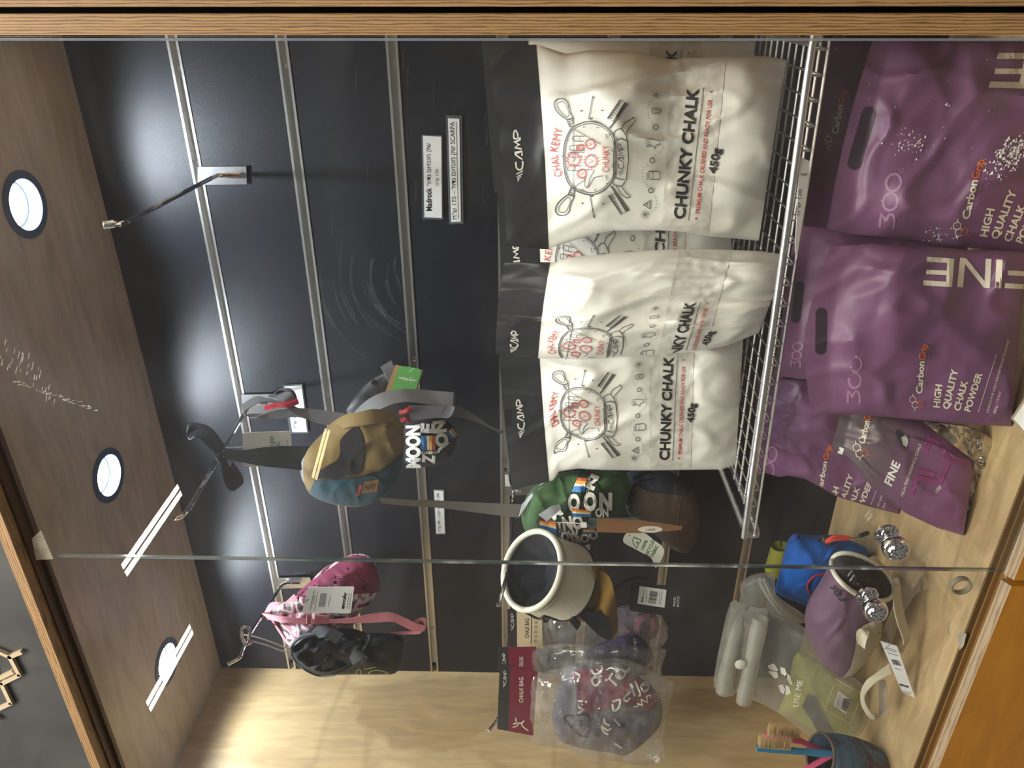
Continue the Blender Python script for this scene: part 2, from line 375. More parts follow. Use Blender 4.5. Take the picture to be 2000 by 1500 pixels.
class Blob:
    """soft body: an outline, a plane of depth through it and a rounded front and back"""
    def __init__(self, out, y, H=0.03, p=0.6, gx=0.0, gy=0.0, hb=None, wr=0.003, seed=0, c=None, wk=22.0, smooth=3, rim=0.0):
        O = cat_rom(V2(out), smooth, True) if smooth > 1 else V2(out)
        self.O = O; self.c = Vector(c) if c else sum(O, Vector((0, 0))) / len(O)
        self.y, self.H, self.p, self.gx, self.gy, self.hb, self.wr, self.seed, self.wk = y, H, p, gx, gy, (H * 0.6 if hb is None else hb), wr, seed, wk
        self.N = 96; self.R = []
        for i in range(self.N):
            w = 2 * math.pi * i / self.N; d = Vector((math.cos(w), math.sin(w))); best = 0
            for a, b in zip(O, O[1:] + O[:1]):
                e = b - a; den = d.x * e.y - d.y * e.x
                if abs(den) < 1e-9: continue
                q = a - self.c; t = (q.x * e.y - q.y * e.x) / den; u = (q.x * d.y - q.y * d.x) / den
                if t > best and -1e-6 <= u <= 1 + 1e-6: best = t
            self.R.append(best)
    def rr(self, px, py):
        d = Vector((px, py)) - self.c; L = d.length
        if L < 1e-6: return 0.0
        k = (math.atan2(d.y, d.x) % (2 * math.pi)) / (2 * math.pi) * self.N; i = int(k) % self.N; f = k - int(k)
        return min(1.0, L / (self.R[i] * (1 - f) + self.R[(i + 1) % self.N] * f))
    def plane(self, px, py): return self.y + self.gx * (px - self.c.x) / 1000 + self.gy * (py - self.c.y) / 1000
    def h(self, r, px, py):
        k = self.wk / 1000
        n = noise.noise((px * k, py * k, self.seed)) + 0.9 * (0.35 - abs(noise.noise((px * k * 0.8, py * k * 1.1, self.seed + 4)))) + 0.4 * noise.noise((px * k * 2.4, py * k * 2.4, self.seed + 9))
        n += 2.2 * max(0, 0.14 - abs(noise.noise((px * k * 0.9 + py * k * 0.5, py * k * 0.9 - px * k * 0.6, self.seed + 13))))
        e = (1 - min(1, r) ** 2)
        return self.H * e ** self.p + self.wr * n * min(1, e * 3)
    def front(self, px, py, eps=0.0):
        r = self.rr(px, py); return aty(px, py, self.plane(px, py) - self.h(r, px, py) - eps)
    def mesh(self, mb, nr=16, mi=0):
        n = self.N; rings = []
        rad = [math.sin(i / nr * math.pi / 2) for i in range(1, nr + 1)]
        fr = [self.front(*self.c)]
        for r in rad:
            for i in range(n):
                w = 2 * math.pi * i / n; p = self.c + Vector((math.cos(w), math.sin(w))) * self.R[i] * r
                fr.append(aty(p.x, p.y, self.plane(*p) - self.h(r, *p)))
        bk = [aty(*self.c, self.plane(*self.c) + self.hb)]
        rb = [0.35, 0.65, 0.85]
        for r in rb:
            for i in range(n):
                w = 2 * math.pi * i / n; p = self.c + Vector((math.cos(w), math.sin(w))) * self.R[i] * r
                bk.append(aty(p.x, p.y, self.plane(*p) + self.hb * (1 - r * r) ** 0.5 + 0.0005))
        vs = fr + bk; o = len(fr); fs = []
        for i in range(n): fs.append((0, 1 + i, 1 + (i + 1) % n))
        for j in range(nr - 1):
            for i in range(n): a = 1 + j * n + i; b = 1 + j * n + (i + 1) % n; fs.append((a, a + n, b + n, b))
        for i in range(n): fs.append((o, o + 1 + (i + 1) % n, o + 1 + i))
        for j in range(len(rb) - 1):
            for i in range(n): a = o + 1 + j * n + i; b = o + 1 + j * n + (i + 1) % n; fs.append((a, b, b + n, a + n))
        for i in range(n):
            a = 1 + (nr - 1) * n + i; b = 1 + (nr - 1) * n + (i + 1) % n; c = o + 1 + (len(rb) - 1) * n + i; d = o + 1 + (len(rb) - 1) * n + (i + 1) % n
            fs.append((a, c, d, b))
        mb.add(vs, fs, mi); return self

class Flat:
    """flat card through four measured corners (top-left, top-right, bottom-right, bottom-left as it hangs)"""
    def __init__(self, q, ys, th=0.0006, curl=0.0):
        if not isinstance(ys, (list, tuple)): ys = [ys] * 4
        self.q = V2(q); self.P = [aty(p.x, p.y, y) for p, y in zip(self.q, ys)]; self.th = th
        a, b, c, d = self.P; self.n = (b - a).cross(d - a).normalized()
        if self.n.y > 0: self.n = -self.n
        self.o = (a + b + c + d) / 4
    def front(self, px, py, eps=0.0):
        d = ray(px, py); t = (self.o + self.n * (self.th + eps) - CAMP).dot(self.n) / d.dot(self.n); return CAMP + d * t
    def mesh(self, mb, r=0.0, mi=0, poly=None):
        Q = V2(poly) if poly else self.q
        if r:
            out = []
            for i, p in enumerate(Q):
                a = Q[i - 1]; b = Q[(i + 1) % len(Q)]; da = (a - p).normalized() * r; db = (b - p).normalized() * r
                for k in range(5): u = k / 4; out.append((p + da) * (1 - u) ** 2 + p * 2 * u * (1 - u) + (p + db) * u * u)
            Q = out
        n = len(Q); f = [self.front(p.x, p.y, 0) for p in Q]; b = [v - self.n * self.th for v in f]
        mb.add(f + b, [tuple(range(n)), tuple(range(2 * n - 1, n - 1, -1))] + [(i, (i + 1) % n, n + (i + 1) % n, n + i) for i in range(n)], mi)
        return self

class Skin:
    """front of any world point function f(px,py)->y"""
    def __init__(self, f): self.f = f
    def front(self, px, py, eps=0.0): return aty(px, py, self.f(px, py) - eps)

# ------------------------------------------------------------------ print: lettering and line art laid on a surface
_tc = {}
def text_mesh(s, bold):
    key = (s, bold)
    if key not in _tc:
        c = bpy.data.curves.new('t', 'FONT'); c.body = s; c.offset = bold; c.resolution_u = 3
        o = bpy.data.objects.new('t', c); me = bpy.data.meshes.new_from_object(o)
        vs = [(v.co.x, v.co.y) for v in me.vertices]; fs = [tuple(p.vertices) for p in me.polygons]
        bpy.data.objects.remove(o); bpy.data.curves.remove(c); bpy.data.meshes.remove(me)
        x0 = min(v[0] for v in vs); x1 = max(v[0] for v in vs)
        _tc[key] = ([((x - x0) / (x1 - x0), y) for x, y in vs], fs)
    return _tc[key]
CAPH = 0.69
class Print:
    def __init__(self, surf, fn=None): self.s = surf; self.fn = fn or (lambda x, y: (x, y)); self.d = {}
    def frame(self, p0, p1, h):
        p0 = Vector(p0); d = Vector(p1) - p0; u = Vector((d.y, -d.x)).normalized() * h
        return lambda x, y: p0 + d * x + u * y
    def add(self, col, vs, fs):
        V, F = self.d.setdefault(col, ([], [])); o = len(V); V += [Vector((v[0], v[1])) for v in vs]; F += [tuple(i + o for i in f) for f in fs]
    def text(self, s, p0, p1, h, col, bold=0.0, shear=0.0):
        """s runs from p0 to p1 with capitals h pixels tall"""
        vs, fs = text_mesh(s, bold); fr = self.frame(p0, p1, h / CAPH); L = (Vector(p1) - Vector(p0)).length
        self.add(col, [fr(x + shear * y * h / CAPH / L, y) for x, y in vs], fs); return self
    def poly(self, pts, col):
        self.add(col, pts, [tuple(range(len(pts)))]); return self
    def stroke(self, pts, w, col, closed=False, sm=0):
        P = V2(pts)
        if sm: P = cat_rom(P, sm, closed)
        n = len(P); vs = []
        for i in range(n):
            a = P[i - 1] if (i > 0 or closed) else P[0]; b = P[(i + 1) % n] if (i < n - 1 or closed) else P[-1]
            t = (b - a); t = t.normalized() if t.length > 1e-9 else Vector((1, 0)); k = Vector((-t.y, t.x)) * w / 2
            e = (P[i] - P[i - 1]); 
            if (i > 0 or closed) and e.length > 1e-9:
                c = abs(e.normalized().dot(t)); k = k / max(c, 0.5)
            vs += [P[i] + k, P[i] - k]
        m = n if closed else n - 1
        self.add(col, vs, [(2 * i, 2 * i + 1, 2 * ((i + 1) % n) + 1, 2 * ((i + 1) % n)) for i in range(m)]); return self
    def ring(self, c, r, w, col, ry=None, n=18):
        return self.stroke([(c[0] + r * math.cos(6.2832 * k / n), c[1] + (ry or r) * math.sin(6.2832 * k / n)) for k in range(n)], w, col, True)
    def dot(self, c, r, col, n=8):
        return self.poly([(c[0] + r * math.cos(6.2832 * k / n), c[1] + r * math.sin(6.2832 * k / n)) for k in range(n)], col)
    def dots(self, pts, r, col, step):
        P = cat_rom(V2(pts), 8); acc = 0
        for a, b in zip(P, P[1:]):
            acc += (b - a).length
            if acc >= step: acc = 0; self.dot(b, r, col, 6)
        return self
    def lines(self, p0, p1, n, gap, w, col, seed=1):
        """rows of fine illegible print, as broken rules"""
        rnd = random.Random(seed)
        for k in range(n):
            fr = self.frame(p0, p1, gap); x = 0
            while x < 0.97:
                e = min(1, x + rnd.uniform(0.06, 0.2)); self.stroke([fr(x, -k), fr(e, -k)], w, col); x = e + 0.03
        return self
    def barcode(self, q, col, seed=3):
        a, b, c, d = V2(q); rnd = random.Random(seed); x = 0
        while x < 0.97:
            w = rnd.choice((0.015, 0.02, 0.035, 0.05)); e = min(1, x + w)
            self.poly([a.lerp(b, x), a.lerp(b, e), d.lerp(c, e), d.lerp(c, x)], col); x = e + rnd.choice((0.015, 0.02, 0.035))
        return self
    def done(self, name, parent, eps=0.0005, step=16, clip=None, label=None):
        step = min(step, 9)
        objs = []
        for ci, (col, (V, F)) in enumerate(self.d.items()):
            bm = bmesh.new(); vv = [bm.verts.new((*self.fn(v.x, v.y), 0)) for v in V]
            for f in F:
                try: bm.faces.new([vv[i] for i in f])
                except ValueError: pass
            if step:
                xs = [v.co.x for v in bm.verts]; ys = [v.co.y for v in bm.verts]
                for ax, lo, hi in ((0, min(xs), max(xs)), (1, min(ys), max(ys))):
                    k = math.floor(lo / step) + 1
                    while k * step < hi:
                        co = (k * step, 0, 0) if ax == 0 else (0, k * step, 0); no = (1, 0, 0) if ax == 0 else (0, 1, 0)
                        bmesh.ops.bisect_plane(bm, geom=bm.verts[:] + bm.edges[:] + bm.faces[:], plane_co=co, plane_no=no); k += 1
            if clip:
                kill = [f for f in bm.faces if not clip(f.calc_center_median().x, f.calc_center_median().y)]
                bmesh.ops.delete(bm, geom=kill, context='FACES')
            bm.verts.ensure_lookup_table(); bm.verts.index_update()
            pos = [self.s.front(v.co.x, v.co.y, eps + 0.0001 * ci) for v in bm.verts]; faces = [tuple(v.index for v in f.verts) for f in bm.faces]; bm.free()
            # each cluster of marks that stands apart is a part of its own
            par = list(range(len(pos)))
            def find(i):
                while par[i] != i: par[i] = par[par[i]]; i = par[i]
                return i
            for f in faces:
                for q in f[1:]: par[find(q)] = find(f[0])
            isl = {}
            for f in faces:
                B = isl.setdefault(find(f[0]), [[9, 9, 9], [-9, -9, -9]])
                for i in f:
                    for k in range(3): B[0][k] = min(B[0][k], pos[i][k]); B[1][k] = max(B[1][k], pos[i][k])
            ks = list(isl); cp = {k: k for k in ks}
            def cf(i):
                while cp[i] != i: cp[i] = cp[cp[i]]; i = cp[i]
                return i
            for i, k1 in enumerate(ks):
                a0, a1 = isl[k1]
                for k2 in ks[i + 1:]:
                    if cf(k1) == cf(k2): continue
                    b0, b1 = isl[k2]
                    if sum(max(0, a0[q] - b1[q], b0[q] - a1[q]) ** 2 for q in range(3)) < 0.000361: cp[cf(k1)] = cf(k2)
            groups = {}
            for f in faces: groups.setdefault(cf(find(f[0])), []).append(f)
            for g in groups.values():
                use = sorted({i for f in g for i in f}); re_ = {i: k for k, i in enumerate(use)}
                mb = MB(); mb.add([pos[i] for i in use], [tuple(re_[i] for i in f) for f in g])
                o = mb.build(name, ink(col), parent, smooth=False); objs.append(o)
                if label: o['label'] = label
        return objs
INKS = {'black': S(35, 33, 34), 'red': S(190, 62, 62), 'white': S(232, 228, 220), 'cream': S(226, 214, 196), 'orange': S(205, 100, 48), 'mauve': S(160, 118, 150), 'dim': S(96, 62, 92),
        'grey': S(110, 108, 106), 'green': S(40, 110, 60), 'pink': S(135, 62, 110), 'blue': S(35, 110, 170), 'sun': S(240, 170, 60), 'line': S(85, 82, 80), 'yellowgrey': S(190, 190, 130), 'smear': S(230, 220, 200)}
def ink(c): return mat('ink_' + c, INKS[c], 0.5)

# ------------------------------------------------------------------ straps, cards, cords
def ribbon(A, B, m, name, parent, th=0.0016, n=6, label=None, mb=None):
    """webbing between two edge lines of (px, py, y)"""
    a = [aty(*p) for p in A]; b = [aty(*p) for p in B]; a = cat_rom(a, n); b = cat_rom(b, n)
    vs = []; K = len(a)
    for i in range(K):
        t = a[min(i + 1, K - 1)] - a[max(i - 1, 0)]; w = b[i] - a[i]; nn = t.cross(w)
        nn = nn.normalized() * th / 2 if nn.length > 1e-10 else Vector((0, th / 2, 0))
        vs += [a[i] + nn, b[i] + nn, b[i] - nn, a[i] - nn]
    fs = [(0, 1, 2, 3), (4 * K - 4, 4 * K - 1, 4 * K - 2, 4 * K - 3)]
    for i in range(K - 1):
        for k in range(4): fs.append((4 * i + k, 4 * i + 4 + k, 4 * i + 4 + (k + 1) % 4, 4 * i + (k + 1) % 4))
    mb = mb or MB(); mb.add(vs, fs)
    if name is None: return mb
    o = mb.build(name, m, parent)
    if label: o['label'] = label
    return o
def cord(P, r, m, name, parent, n=6, closed=False, label=None):
    o = MB().tube(cat_rom([aty(*p) for p in P], n, closed), r, 8, closed).build(name, m, parent)
    if label: o['label'] = label
    return o
def card(q, ys, m, name, parent, r=2.0, th=0.0006, label=None, poly=None):
    F = Flat(q, ys, th); mb = MB(); F.mesh(mb, r, 0, poly); o = mb.build(name, m, parent, smooth=False)
    if label: o['label'] = label
    return F, o
def outline_sheet(poly, surf, eps, m, name, parent, th=0.0008, step=14, sm=0, label=None):
    """panel of cloth or paper cut to an outline and lying on a surface"""
    P = cat_rom(V2(poly), sm, True) if sm else V2(poly)
    step = min(step, 5)
    bm = bmesh.new(); bm.faces.new([bm.verts.new((p.x, p.y, 0)) for p in P]); bmesh.ops.triangulate(bm, faces=bm.faces[:])
    xs = [p.x for p in P]; ys = [p.y for p in P]
    for ax, lo, hi in ((0, min(xs), max(xs)), (1, min(ys), max(ys))):
        k = math.floor(lo / step) + 1
        while k * step < hi:
            co = (k * step, 0, 0) if ax == 0 else (0, k * step, 0); no = (1, 0, 0) if ax == 0 else (0, 1, 0)
            bmesh.ops.bisect_plane(bm, geom=bm.verts[:] + bm.edges[:] + bm.faces[:], plane_co=co, plane_no=no); k += 1
    bmesh.ops.remove_doubles(bm, verts=bm.verts, dist=0.01)
    ext = bmesh.ops.extrude_face_region(bm, geom=bm.faces[:])
    top = {v for v in ext['geom'] if isinstance(v, bmesh.types.BMVert)}
    ids = {v: i for i, v in enumerate(bm.verts)}
    mb = MB(); mb.add([surf.front(v.co.x, v.co.y, eps if v in top else eps - th) for v in bm.verts], [tuple(ids[v] for v in f.verts) for f in bm.faces]); bm.free()
    o = mb.build(name, m, parent)
    if label: o['label'] = label
    return o


# ================================================================== the cabinet
chrome = mat('chrome', (0.82, 0.82, 0.84), 0.07, 1.0)
steel = mat('zinc_steel', (0.66, 0.66, 0.67), 0.28, 1.0, 90, 0.25)
wire_m = mat('zinc_wire', (0.72, 0.72, 0.72), 0.30, 1.0, 120, 0.2)
alu = mat('aluminium_rail', (0.60, 0.585, 0.56), 0.38, 1.0, 60, 0.08, stretch=(0.1, 1, 1))
lam = mat('black_laminate', (0.0085, 0.0095, 0.0145), 0.40, 0, 5, 0.35, 0.22, 900, 0.42)
birch_h = birch('birch_face_side', (6, 6, 1.0), (0.62, 0.44, 0.225))
birch_c = birch('birch_face_ceiling', (1.0, 6, 6), (0.58, 0.47, 0.36), 0.30)
birch_f = birch('birch_face_floor', (1.2, 6, 6), (0.56, 0.40, 0.21), 0.45)
edge_x = ply_edge('ply_edge_upright', 'x', 0.0024, (0.32, 0.19, 0.078), (0.13, 0.068, 0.024)); edge_z = ply_edge('ply_edge_level', 'z', 0.0027, (0.38, 0.23, 0.10), (0.17, 0.09, 0.035))
amber = birch('amber_lacquered_ply', (1.0, 5, 5), (0.50, 0.215, 0.022), 0.30)
track_m = mat('dark_wood_track', S(96, 74, 58), 0.55, 0, 30, 0.15)
gap_m = mat('dark_gap', (0.004, 0.004, 0.005), 0.8)
slate = ramp_mat('grey_slate_panel', [(0.3, S(52, 53, 55)), (0.5, S(66, 67, 68)), (0.72, S(80, 80, 80))], 6, 0.6, 8, distort=1.2)
white_lam = mat('white_laminate', S(235, 235, 232), 0.35)
XRW = -0.0365

# back wall: backing, boards, rails
wb_ = struct('wall_back', MB().box((XL, 0.016, ZF), (XR + 0.02, 0.028, ZC)), lam)
ZR = [0.4904 - 0.15 * k for k in range(7)]
tops = [ZC] + [z - 0.0068 for z in ZR]; bots = [z + 0.0068 for z in ZR] + [ZF]
for a, b in zip(tops, bots):
    MB().box((XL + 0.0005, 0.0, b), (XR + 0.02, 0.016, a)).build('slat_board', lam, wb_, smooth=False)
sx_list = {0: (-0.1, -0.23, -0.9), 1: (-0.097, -0.62, -1.15), 2: (-0.094, -0.55, -1.16), 3: (-0.6, -1.18), 4: (-0.4, -0.9), 5: (-0.7,), 6: (-0.72, -1.0)}
for k, z in enumerate(ZR):
    m = MB(); x0, x1 = XL + 0.001, XR + 0.02
    m.box((x0 + 0.012, 0.0125, z - 0.0066), (x1, 0.0155, z + 0.0066))
    for s in (1, -1):
        m.box((x0, -0.0012, min(z + s * 0.0082, z + s * 0.0048)), (x1, 0.0009, max(z + s * 0.0082, z + s * 0.0048)))
        m.box((x0, 0.0, min(z + s * 0.0066, z + s * 0.0052)), (x1, 0.0125, max(z + s * 0.0066, z + s * 0.0052)))
    r = m.build('slat_rail', alu, wb_, smooth=False)
    for sx in sx_list[k]:
        MB().lathe((sx, 0.0125, z), (0, -1, 0), [(0.0042, 0), (0.0042, 0.0012), (0.0018, 0.002), (0.0016, 0.0012), (0, 0.0012)], 14).build('screw', steel, r)

struct('wall_left', MB().box((XL - 0.018, -0.42, ZF - 0.018), (XL, 0.03, ZC + 0.018)), birch_h)
wr_ = MB().box((XRW, -0.42, ZF - 0.018), (XRW + 0.0165, 0.03, ZC + 0.05))
struct('wall_right', wr_, edge_x)
SPOTS = ((-0.245, -0.178), (-0.662, -0.174), (-1.068, -0.168)); RH = 0.0315
bm = bmesh.new(); ed = []
for loop in [[(XL, -0.396), (XRW, -0.396), (XRW, 0.03), (XL, 0.03)]] + [[(x + RH * math.cos(k * math.pi / 20), y + RH * math.sin(k * math.pi / 20)) for k in range(40)] for x, y in SPOTS]:
    vs = [bm.verts.new((p[0], p[1], ZC)) for p in loop]; ed += [bm.edges.new((vs[i], vs[(i + 1) % len(vs)])) for i in range(len(vs))]
bmesh.ops.triangle_fill(bm, use_beauty=True, edges=ed)
ids = {v: i for i, v in enumerate(bm.verts)}; mb = MB(); n = len(bm.verts); fs = [tuple(ids[v] for v in f.verts) for f in bm.faces]; es = [tuple(ids[v] for v in e.verts) for e in ed]
mb.add([v.co for v in bm.verts] + [v.co + Vector((0, 0, 0.018)) for v in bm.verts], fs + [tuple(i + n for i in f[::-1]) for f in fs] + [(a_, b_, b_ + n, a_ + n) for a_, b_ in es]); bm.free()
struct('ceiling', mb, birch_c)
struct('floor', MB().box((XL, -0.4035, ZF - 0.016), (XRW, 0.03, ZF)), birch_f)
# sliding track above and below, and the front edges of the carcass
struct('trim_1', MB().box((XL, -0.4215, 0.5985), (XRW, -0.396, ZC + 0.018)).box((XL, -0.4085, 0.594), (XRW, -0.4065, 0.5985)), track_m, label='dark wooden track above the glass')
struct('trim_2', MB().box((-1.6, -0.437, 0.6015), (XRW + 0.0165, -0.4215, 0.6145)), edge_z, label='thin plywood edge above the glass')
struct('trim_3', MB().box((XL, -0.4055, ZF - 0.022), (XRW, -0.4035, ZF - 0.001)).box((XL, -0.4215, ZF - 0.022), (XRW, -0.4055, ZF - 0.010)).box((XL, -0.413, ZF - 0.010), (XRW, -0.4105, ZF - 0.004)), mat('track_gold', S(112, 82, 44), 0.5, 0, 40, 0.2), label='lower sliding track')
struct('trim_4', MB().box((-1.6, -0.4245, ZF - 0.034), (XRW + 0.0165, -0.4215, ZF - 0.0085)), edge_z, label='plywood edge below the glass')
# neighbouring cabinet
struct('trim_5', MB().box((XRW + 0.0215, -0.42, ZF - 0.2), (XRW + 0.040, 0.03, ZC + 0.36)), edge_x, label='plywood edge of the next cabinet')
struct('wall_next', MB().box((XRW + 0.040, -0.40, -0.95), (1.6, 0.03, 1.4)), birch_h, label='birch front of the next cabinet, out of frame')
struct('trim_6', MB().box((XRW + 0.0165, -0.37, ZF - 0.2), (XRW + 0.0215, 0.03, ZC + 0.2)), gap_m, label='dark gap between the cabinets')
struct('trim_7', MB().box((-1.6, -0.40, -0.9), (0.12, -0.38, ZF - 0.035)), gap_m, label='shadowed carcass behind the lower doors')

# slate fascia with the molecule emblem
fa = struct('trim_8', MB().box((-1.7, -0.436, 0.6147), (XRW + 0.0165, -0.4225, 1.0)), slate, label='grey slate-look fascia above the cabinet')
def bar(p, q, w, m):
    YF = -0.436
    a = aty(*p, YF); b = aty(*q, YF); d = (b - a).normalized(); k = Vector((0, 1, 0)).cross(d) * w / 2; e = d * w * 0.3
    f = [a - k - e, b - k + e, b + k + e, a + k - e]; return m.add([v + Vector((0, -0.005, 0)) for v in f] + [v + Vector((0, -0.0003, 0)) for v in f], [(0, 1, 2, 3), (7, 6, 5, 4), (0, 4, 5, 1), (1, 5, 6, 2), (2, 6, 7, 3), (3, 7, 4, 0)])
zz = lambda x, y: (x / 8.333, 1240 + y / 8.333)
em = [((190, 320), (370, 250)), ((190, 320), (345, 615)), ((345, 615), (60, 755)), ((40, 660), (230, 570)), ((-60, 210), (190, 320)), ((60, 755), (-80, 690)), ((70, 790), (205, 1075)), ((205, 1075), (-60, 1200)), ((-60, 1290), (5, 1345)), ((-180, 400), (-60, 210)), ((-180, 400), (-80, 690))]
for p, q in em: bar(zz(*p), zz(*q), 0.0052, MB()).build('emblem_bar', mat('pale_wood_emblem', S(196, 180, 150), 0.5), fa, smooth=False)

# lower doors
def ldoor(name, x0, x1, lab):
    m = MB(); yf, yb, zt = -0.4370, -0.4265, ZF - 0.0020
    d = struct(name, m.box((x0, yf, -0.95), (x1, yb + 0.004, zt - 0.0065)), amber, label=lab)
    MB().add([(x0, yf, zt - 0.0065), (x1, yf, zt - 0.0065), (x1, yb, zt - 0.0005), (x0, yb, zt - 0.0005), (x0, yb + 0.004, zt - 0.0065), (x1, yb + 0.004, zt - 0.0065)],
             [(0, 1, 2, 3), (3, 2, 5, 4), (0, 3, 4), (1, 5, 2), (0, 4, 5, 1)]).build('bevelled_edge', ply_edge('ply_edge_grey', 'z', 0.0031, (0.29, 0.22, 0.14), (0.19, 0.135, 0.075)), d, smooth=False)
ldoor('door_3', -0.6085, XRW + 0.0165, 'amber lacquered plywood door under the right pane'); ldoor('door_4', -1.6, -0.6175, 'amber lacquered plywood door under the left pane')

# sliding glass
glass = glassy('dusty_glass', (0.955, 0.97, 0.965), 0.006, 1.40, (0.78, 0.78, 0.82), 3.2, 0.45, 0.024, 0.0, (1, 1, 2.4))
gedge = mat('glass_edge', S(88, 104, 100), 0.10, 0, 0, 0, spec=0.9, trans=0.5)
def pane(name, x0, x1, y0, y1, z0, z1, lab):
    m = MB(); m.box((x0, y0, z0), (x1, y1, z1)); m.m = [1, 1, 0, 1, 0, 1]
    o = m.build(name, [glass, gedge], smooth=False); o['kind'] = 'structure'; o['label'] = lab; return o
d1 = pane('door_1', -0.6115, XRW - 0.0012, -0.4195, -0.4160, ZF - 0.0095, 0.6, 'right sliding glass pane, in front'); d2 = pane('door_2', XL + 0.001, aty(1400, 1103, -0.408).x, -0.4100, -0.4060, ZF - 0.009, 0.5995, 'left sliding glass pane, behind')
def glass_knob(par, px, py, yf):
    p = aty(px, py, yf); k = MB().lathe(p, (0, -1, 0), [(0, 0), (0.0135, 0), (0.0135, 0.0025), (0.010, 0.0045), (0.0062, 0.006), (0.0058, 0.0115), (0.0085, 0.0135)] + [(0.0145 * math.sin(math.pi * (0.2 + 0.8 * i / 12)), 0.0245 - 0.0145 * math.cos(math.pi * (0.2 + 0.8 * i / 12))) for i in range(13)], 32)
    k.build('knob', chrome, par)
glass_knob(d1, 1731, 1043, -0.4195); glass_knob(d2, 1693, 1163, -0.4100)
p = aty(1876, 1143, -0.4085); MB().lathe(p + Vector((0, 0.003, 0)), (0, -1, 0), [(0.0102, 0), (0.0122, 0), (0.0122, 0.0068), (0.0102, 0.0068), (0.0102, 0)], 40).build('finger_hole', mat('ground_glass_rim', S(128, 122, 100), 0.35), d2)
# scrap of clear tape at the top of the pane edge
tp = MB(); F = Flat([(62, 1052), (80, 1036), (104, 1092), (70, 1094)], -0.4212, 0.0004); F.mesh(tp, 0); tag(tp.build('tape_scrap', glassy('clear_tape', (0.9, 0.88, 0.82), 0.22, 1.5, (0.72, 0.67, 0.56), 40, 0.3, 0.55, 0.2), smooth=False), 'scrap of clear sticky tape at the top of the glass pane edge', 'tape')

# recessed spotlights
lens_m = emit('lamp_lens', (0.93, 0.97, 1.0), 22); ring_m = mat('lamp_ring', S(70, 84, 112), 0.4, 0.3); cone_m = mat('lamp_reflector', S(150, 162, 180), 0.4)
for (x, y), lab in zip(SPOTS, ('round ceiling spotlight nearest the right plywood edge, above the empty hook', 'round ceiling spotlight in the middle of the row of three', 'round ceiling spotlight nearest the left birch side wall')):
    t = thing('ceiling_spotlight', lab, 'lamp', (x, y, ZC), 'row of round spotlights in the cabinet ceiling')
    MB().lathe((x, y, ZC), (0, 0, -1), [(RH, 0.0002), (0.0425, 0.0002), (0.0425, 0.0016), (0.040, 0.0024), (RH + 0.0006, 0.0018), (RH - 0.0006, 0.0), (RH - 0.0006, -0.003)], 40).build('trim_ring', ring_m, t)
    MB().lathe((x, y, ZC), (0, 0, -1), [(RH - 0.0008, -0.002), (RH - 0.0012, -0.0155), (0, -0.0157)], 40).build('reflector', cone_m, t)
    MB().lathe((x, y, ZC), (0, 0, 1), [(0, 0.0142), (0.018, 0.0143), (0.0265, 0.0146), (0.0265, 0.0152)], 32).build('lens', lens_m, t)
    l = bpy.data.lights.new('spot_beam', 'SPOT'); l.energy = SPOT_W; l.color = (0.84, 0.91, 1.0); l.spot_size = math.radians(165); l.spot_blend = 0.5; l.shadow_soft_size = 0.010
    o = bpy.data.objects.new('spot_beam', l); COL.objects.link(o); o.location = (0, 0, 0.0115); o.parent = t

# dried chalk smear on the front pane
P = Print(Skin(lambda x, y: -0.4197)); rnd = random.Random(11)
for k in range(34):
    u = k / 33; x = -4 + 108 * u + rnd.uniform(-5, 5); y = 690 + 75 * u * u + rnd.uniform(-26, 26) + 8; l = rnd.uniform(6, 17)
    P.stroke([(x, y), (x + l * 0.22, y - l)], rnd.uniform(0.8, 1.8), 'smear')
for k in range(40):
    u = rnd.random(); x = 20 + 165 * u; y = 744 + 55 * u + rnd.uniform(-4, 4); P.stroke([(x, y), (x + rnd.uniform(3, 9), y + rnd.uniform(-2, 3))], rnd.uniform(0.7, 1.6), 'smear')
for o in P.done('chalk_smear', d1, 0.0003, 0): o['kind'] = 'stuff'; o.data.materials[0] = glassy('chalk_smear', (0.95, 0.93, 0.88), 0.10, 1.45, (0.85, 0.78, 0.66), 60, 0.3, 0.55, 0.3)

struct('trim_9', MB().box((XRW - 0.0042, -0.4222, ZF - 0.009), (XRW - 0.0022, -0.4200, 0.5985)), mat('edge_seal', S(190, 198, 210), 0.12, 0, 0, 0, spec=0.8, trans=0.75), label='thin clear seal along the right glass edge')

P = Print(Skin(lambda x, y: -0.4197)); rnd = random.Random(5)
for k in range(26):
    r = rnd.uniform(70, 240); a0 = rnd.uniform(1.9, 2.6); a1 = a0 + rnd.uniform(0.4, 1.1); cx, cy_ = 850 + rnd.uniform(-12, 12), 590 + rnd.uniform(-12, 12)
    P.stroke([(cx + r * math.cos(a0 + (a1 - a0) * i / 12), cy_ - 0.9 * r * math.sin(-(a0 + (a1 - a0) * i / 12)) - 60) for i in range(13)], rnd.uniform(1.2, 5), 'smear')
for k in range(30):
    x = rnd.uniform(540, 960); y = rnd.uniform(90, 420); l = rnd.uniform(20, 70); P.stroke([(x, y), (x + rnd.uniform(-5, 3), y + l)], rnd.uniform(0.8, 2.5), 'smear')
for o in P.done('wipe_smear', d1, 0.0002, 0): o['kind'] = 'stuff'; o.data.materials[0] = glassy('wipe_smear', (0.98, 0.98, 0.98), 0.0, 1.45, (0.8, 0.8, 0.84), 30, 0.35, 0.035, 0.3)


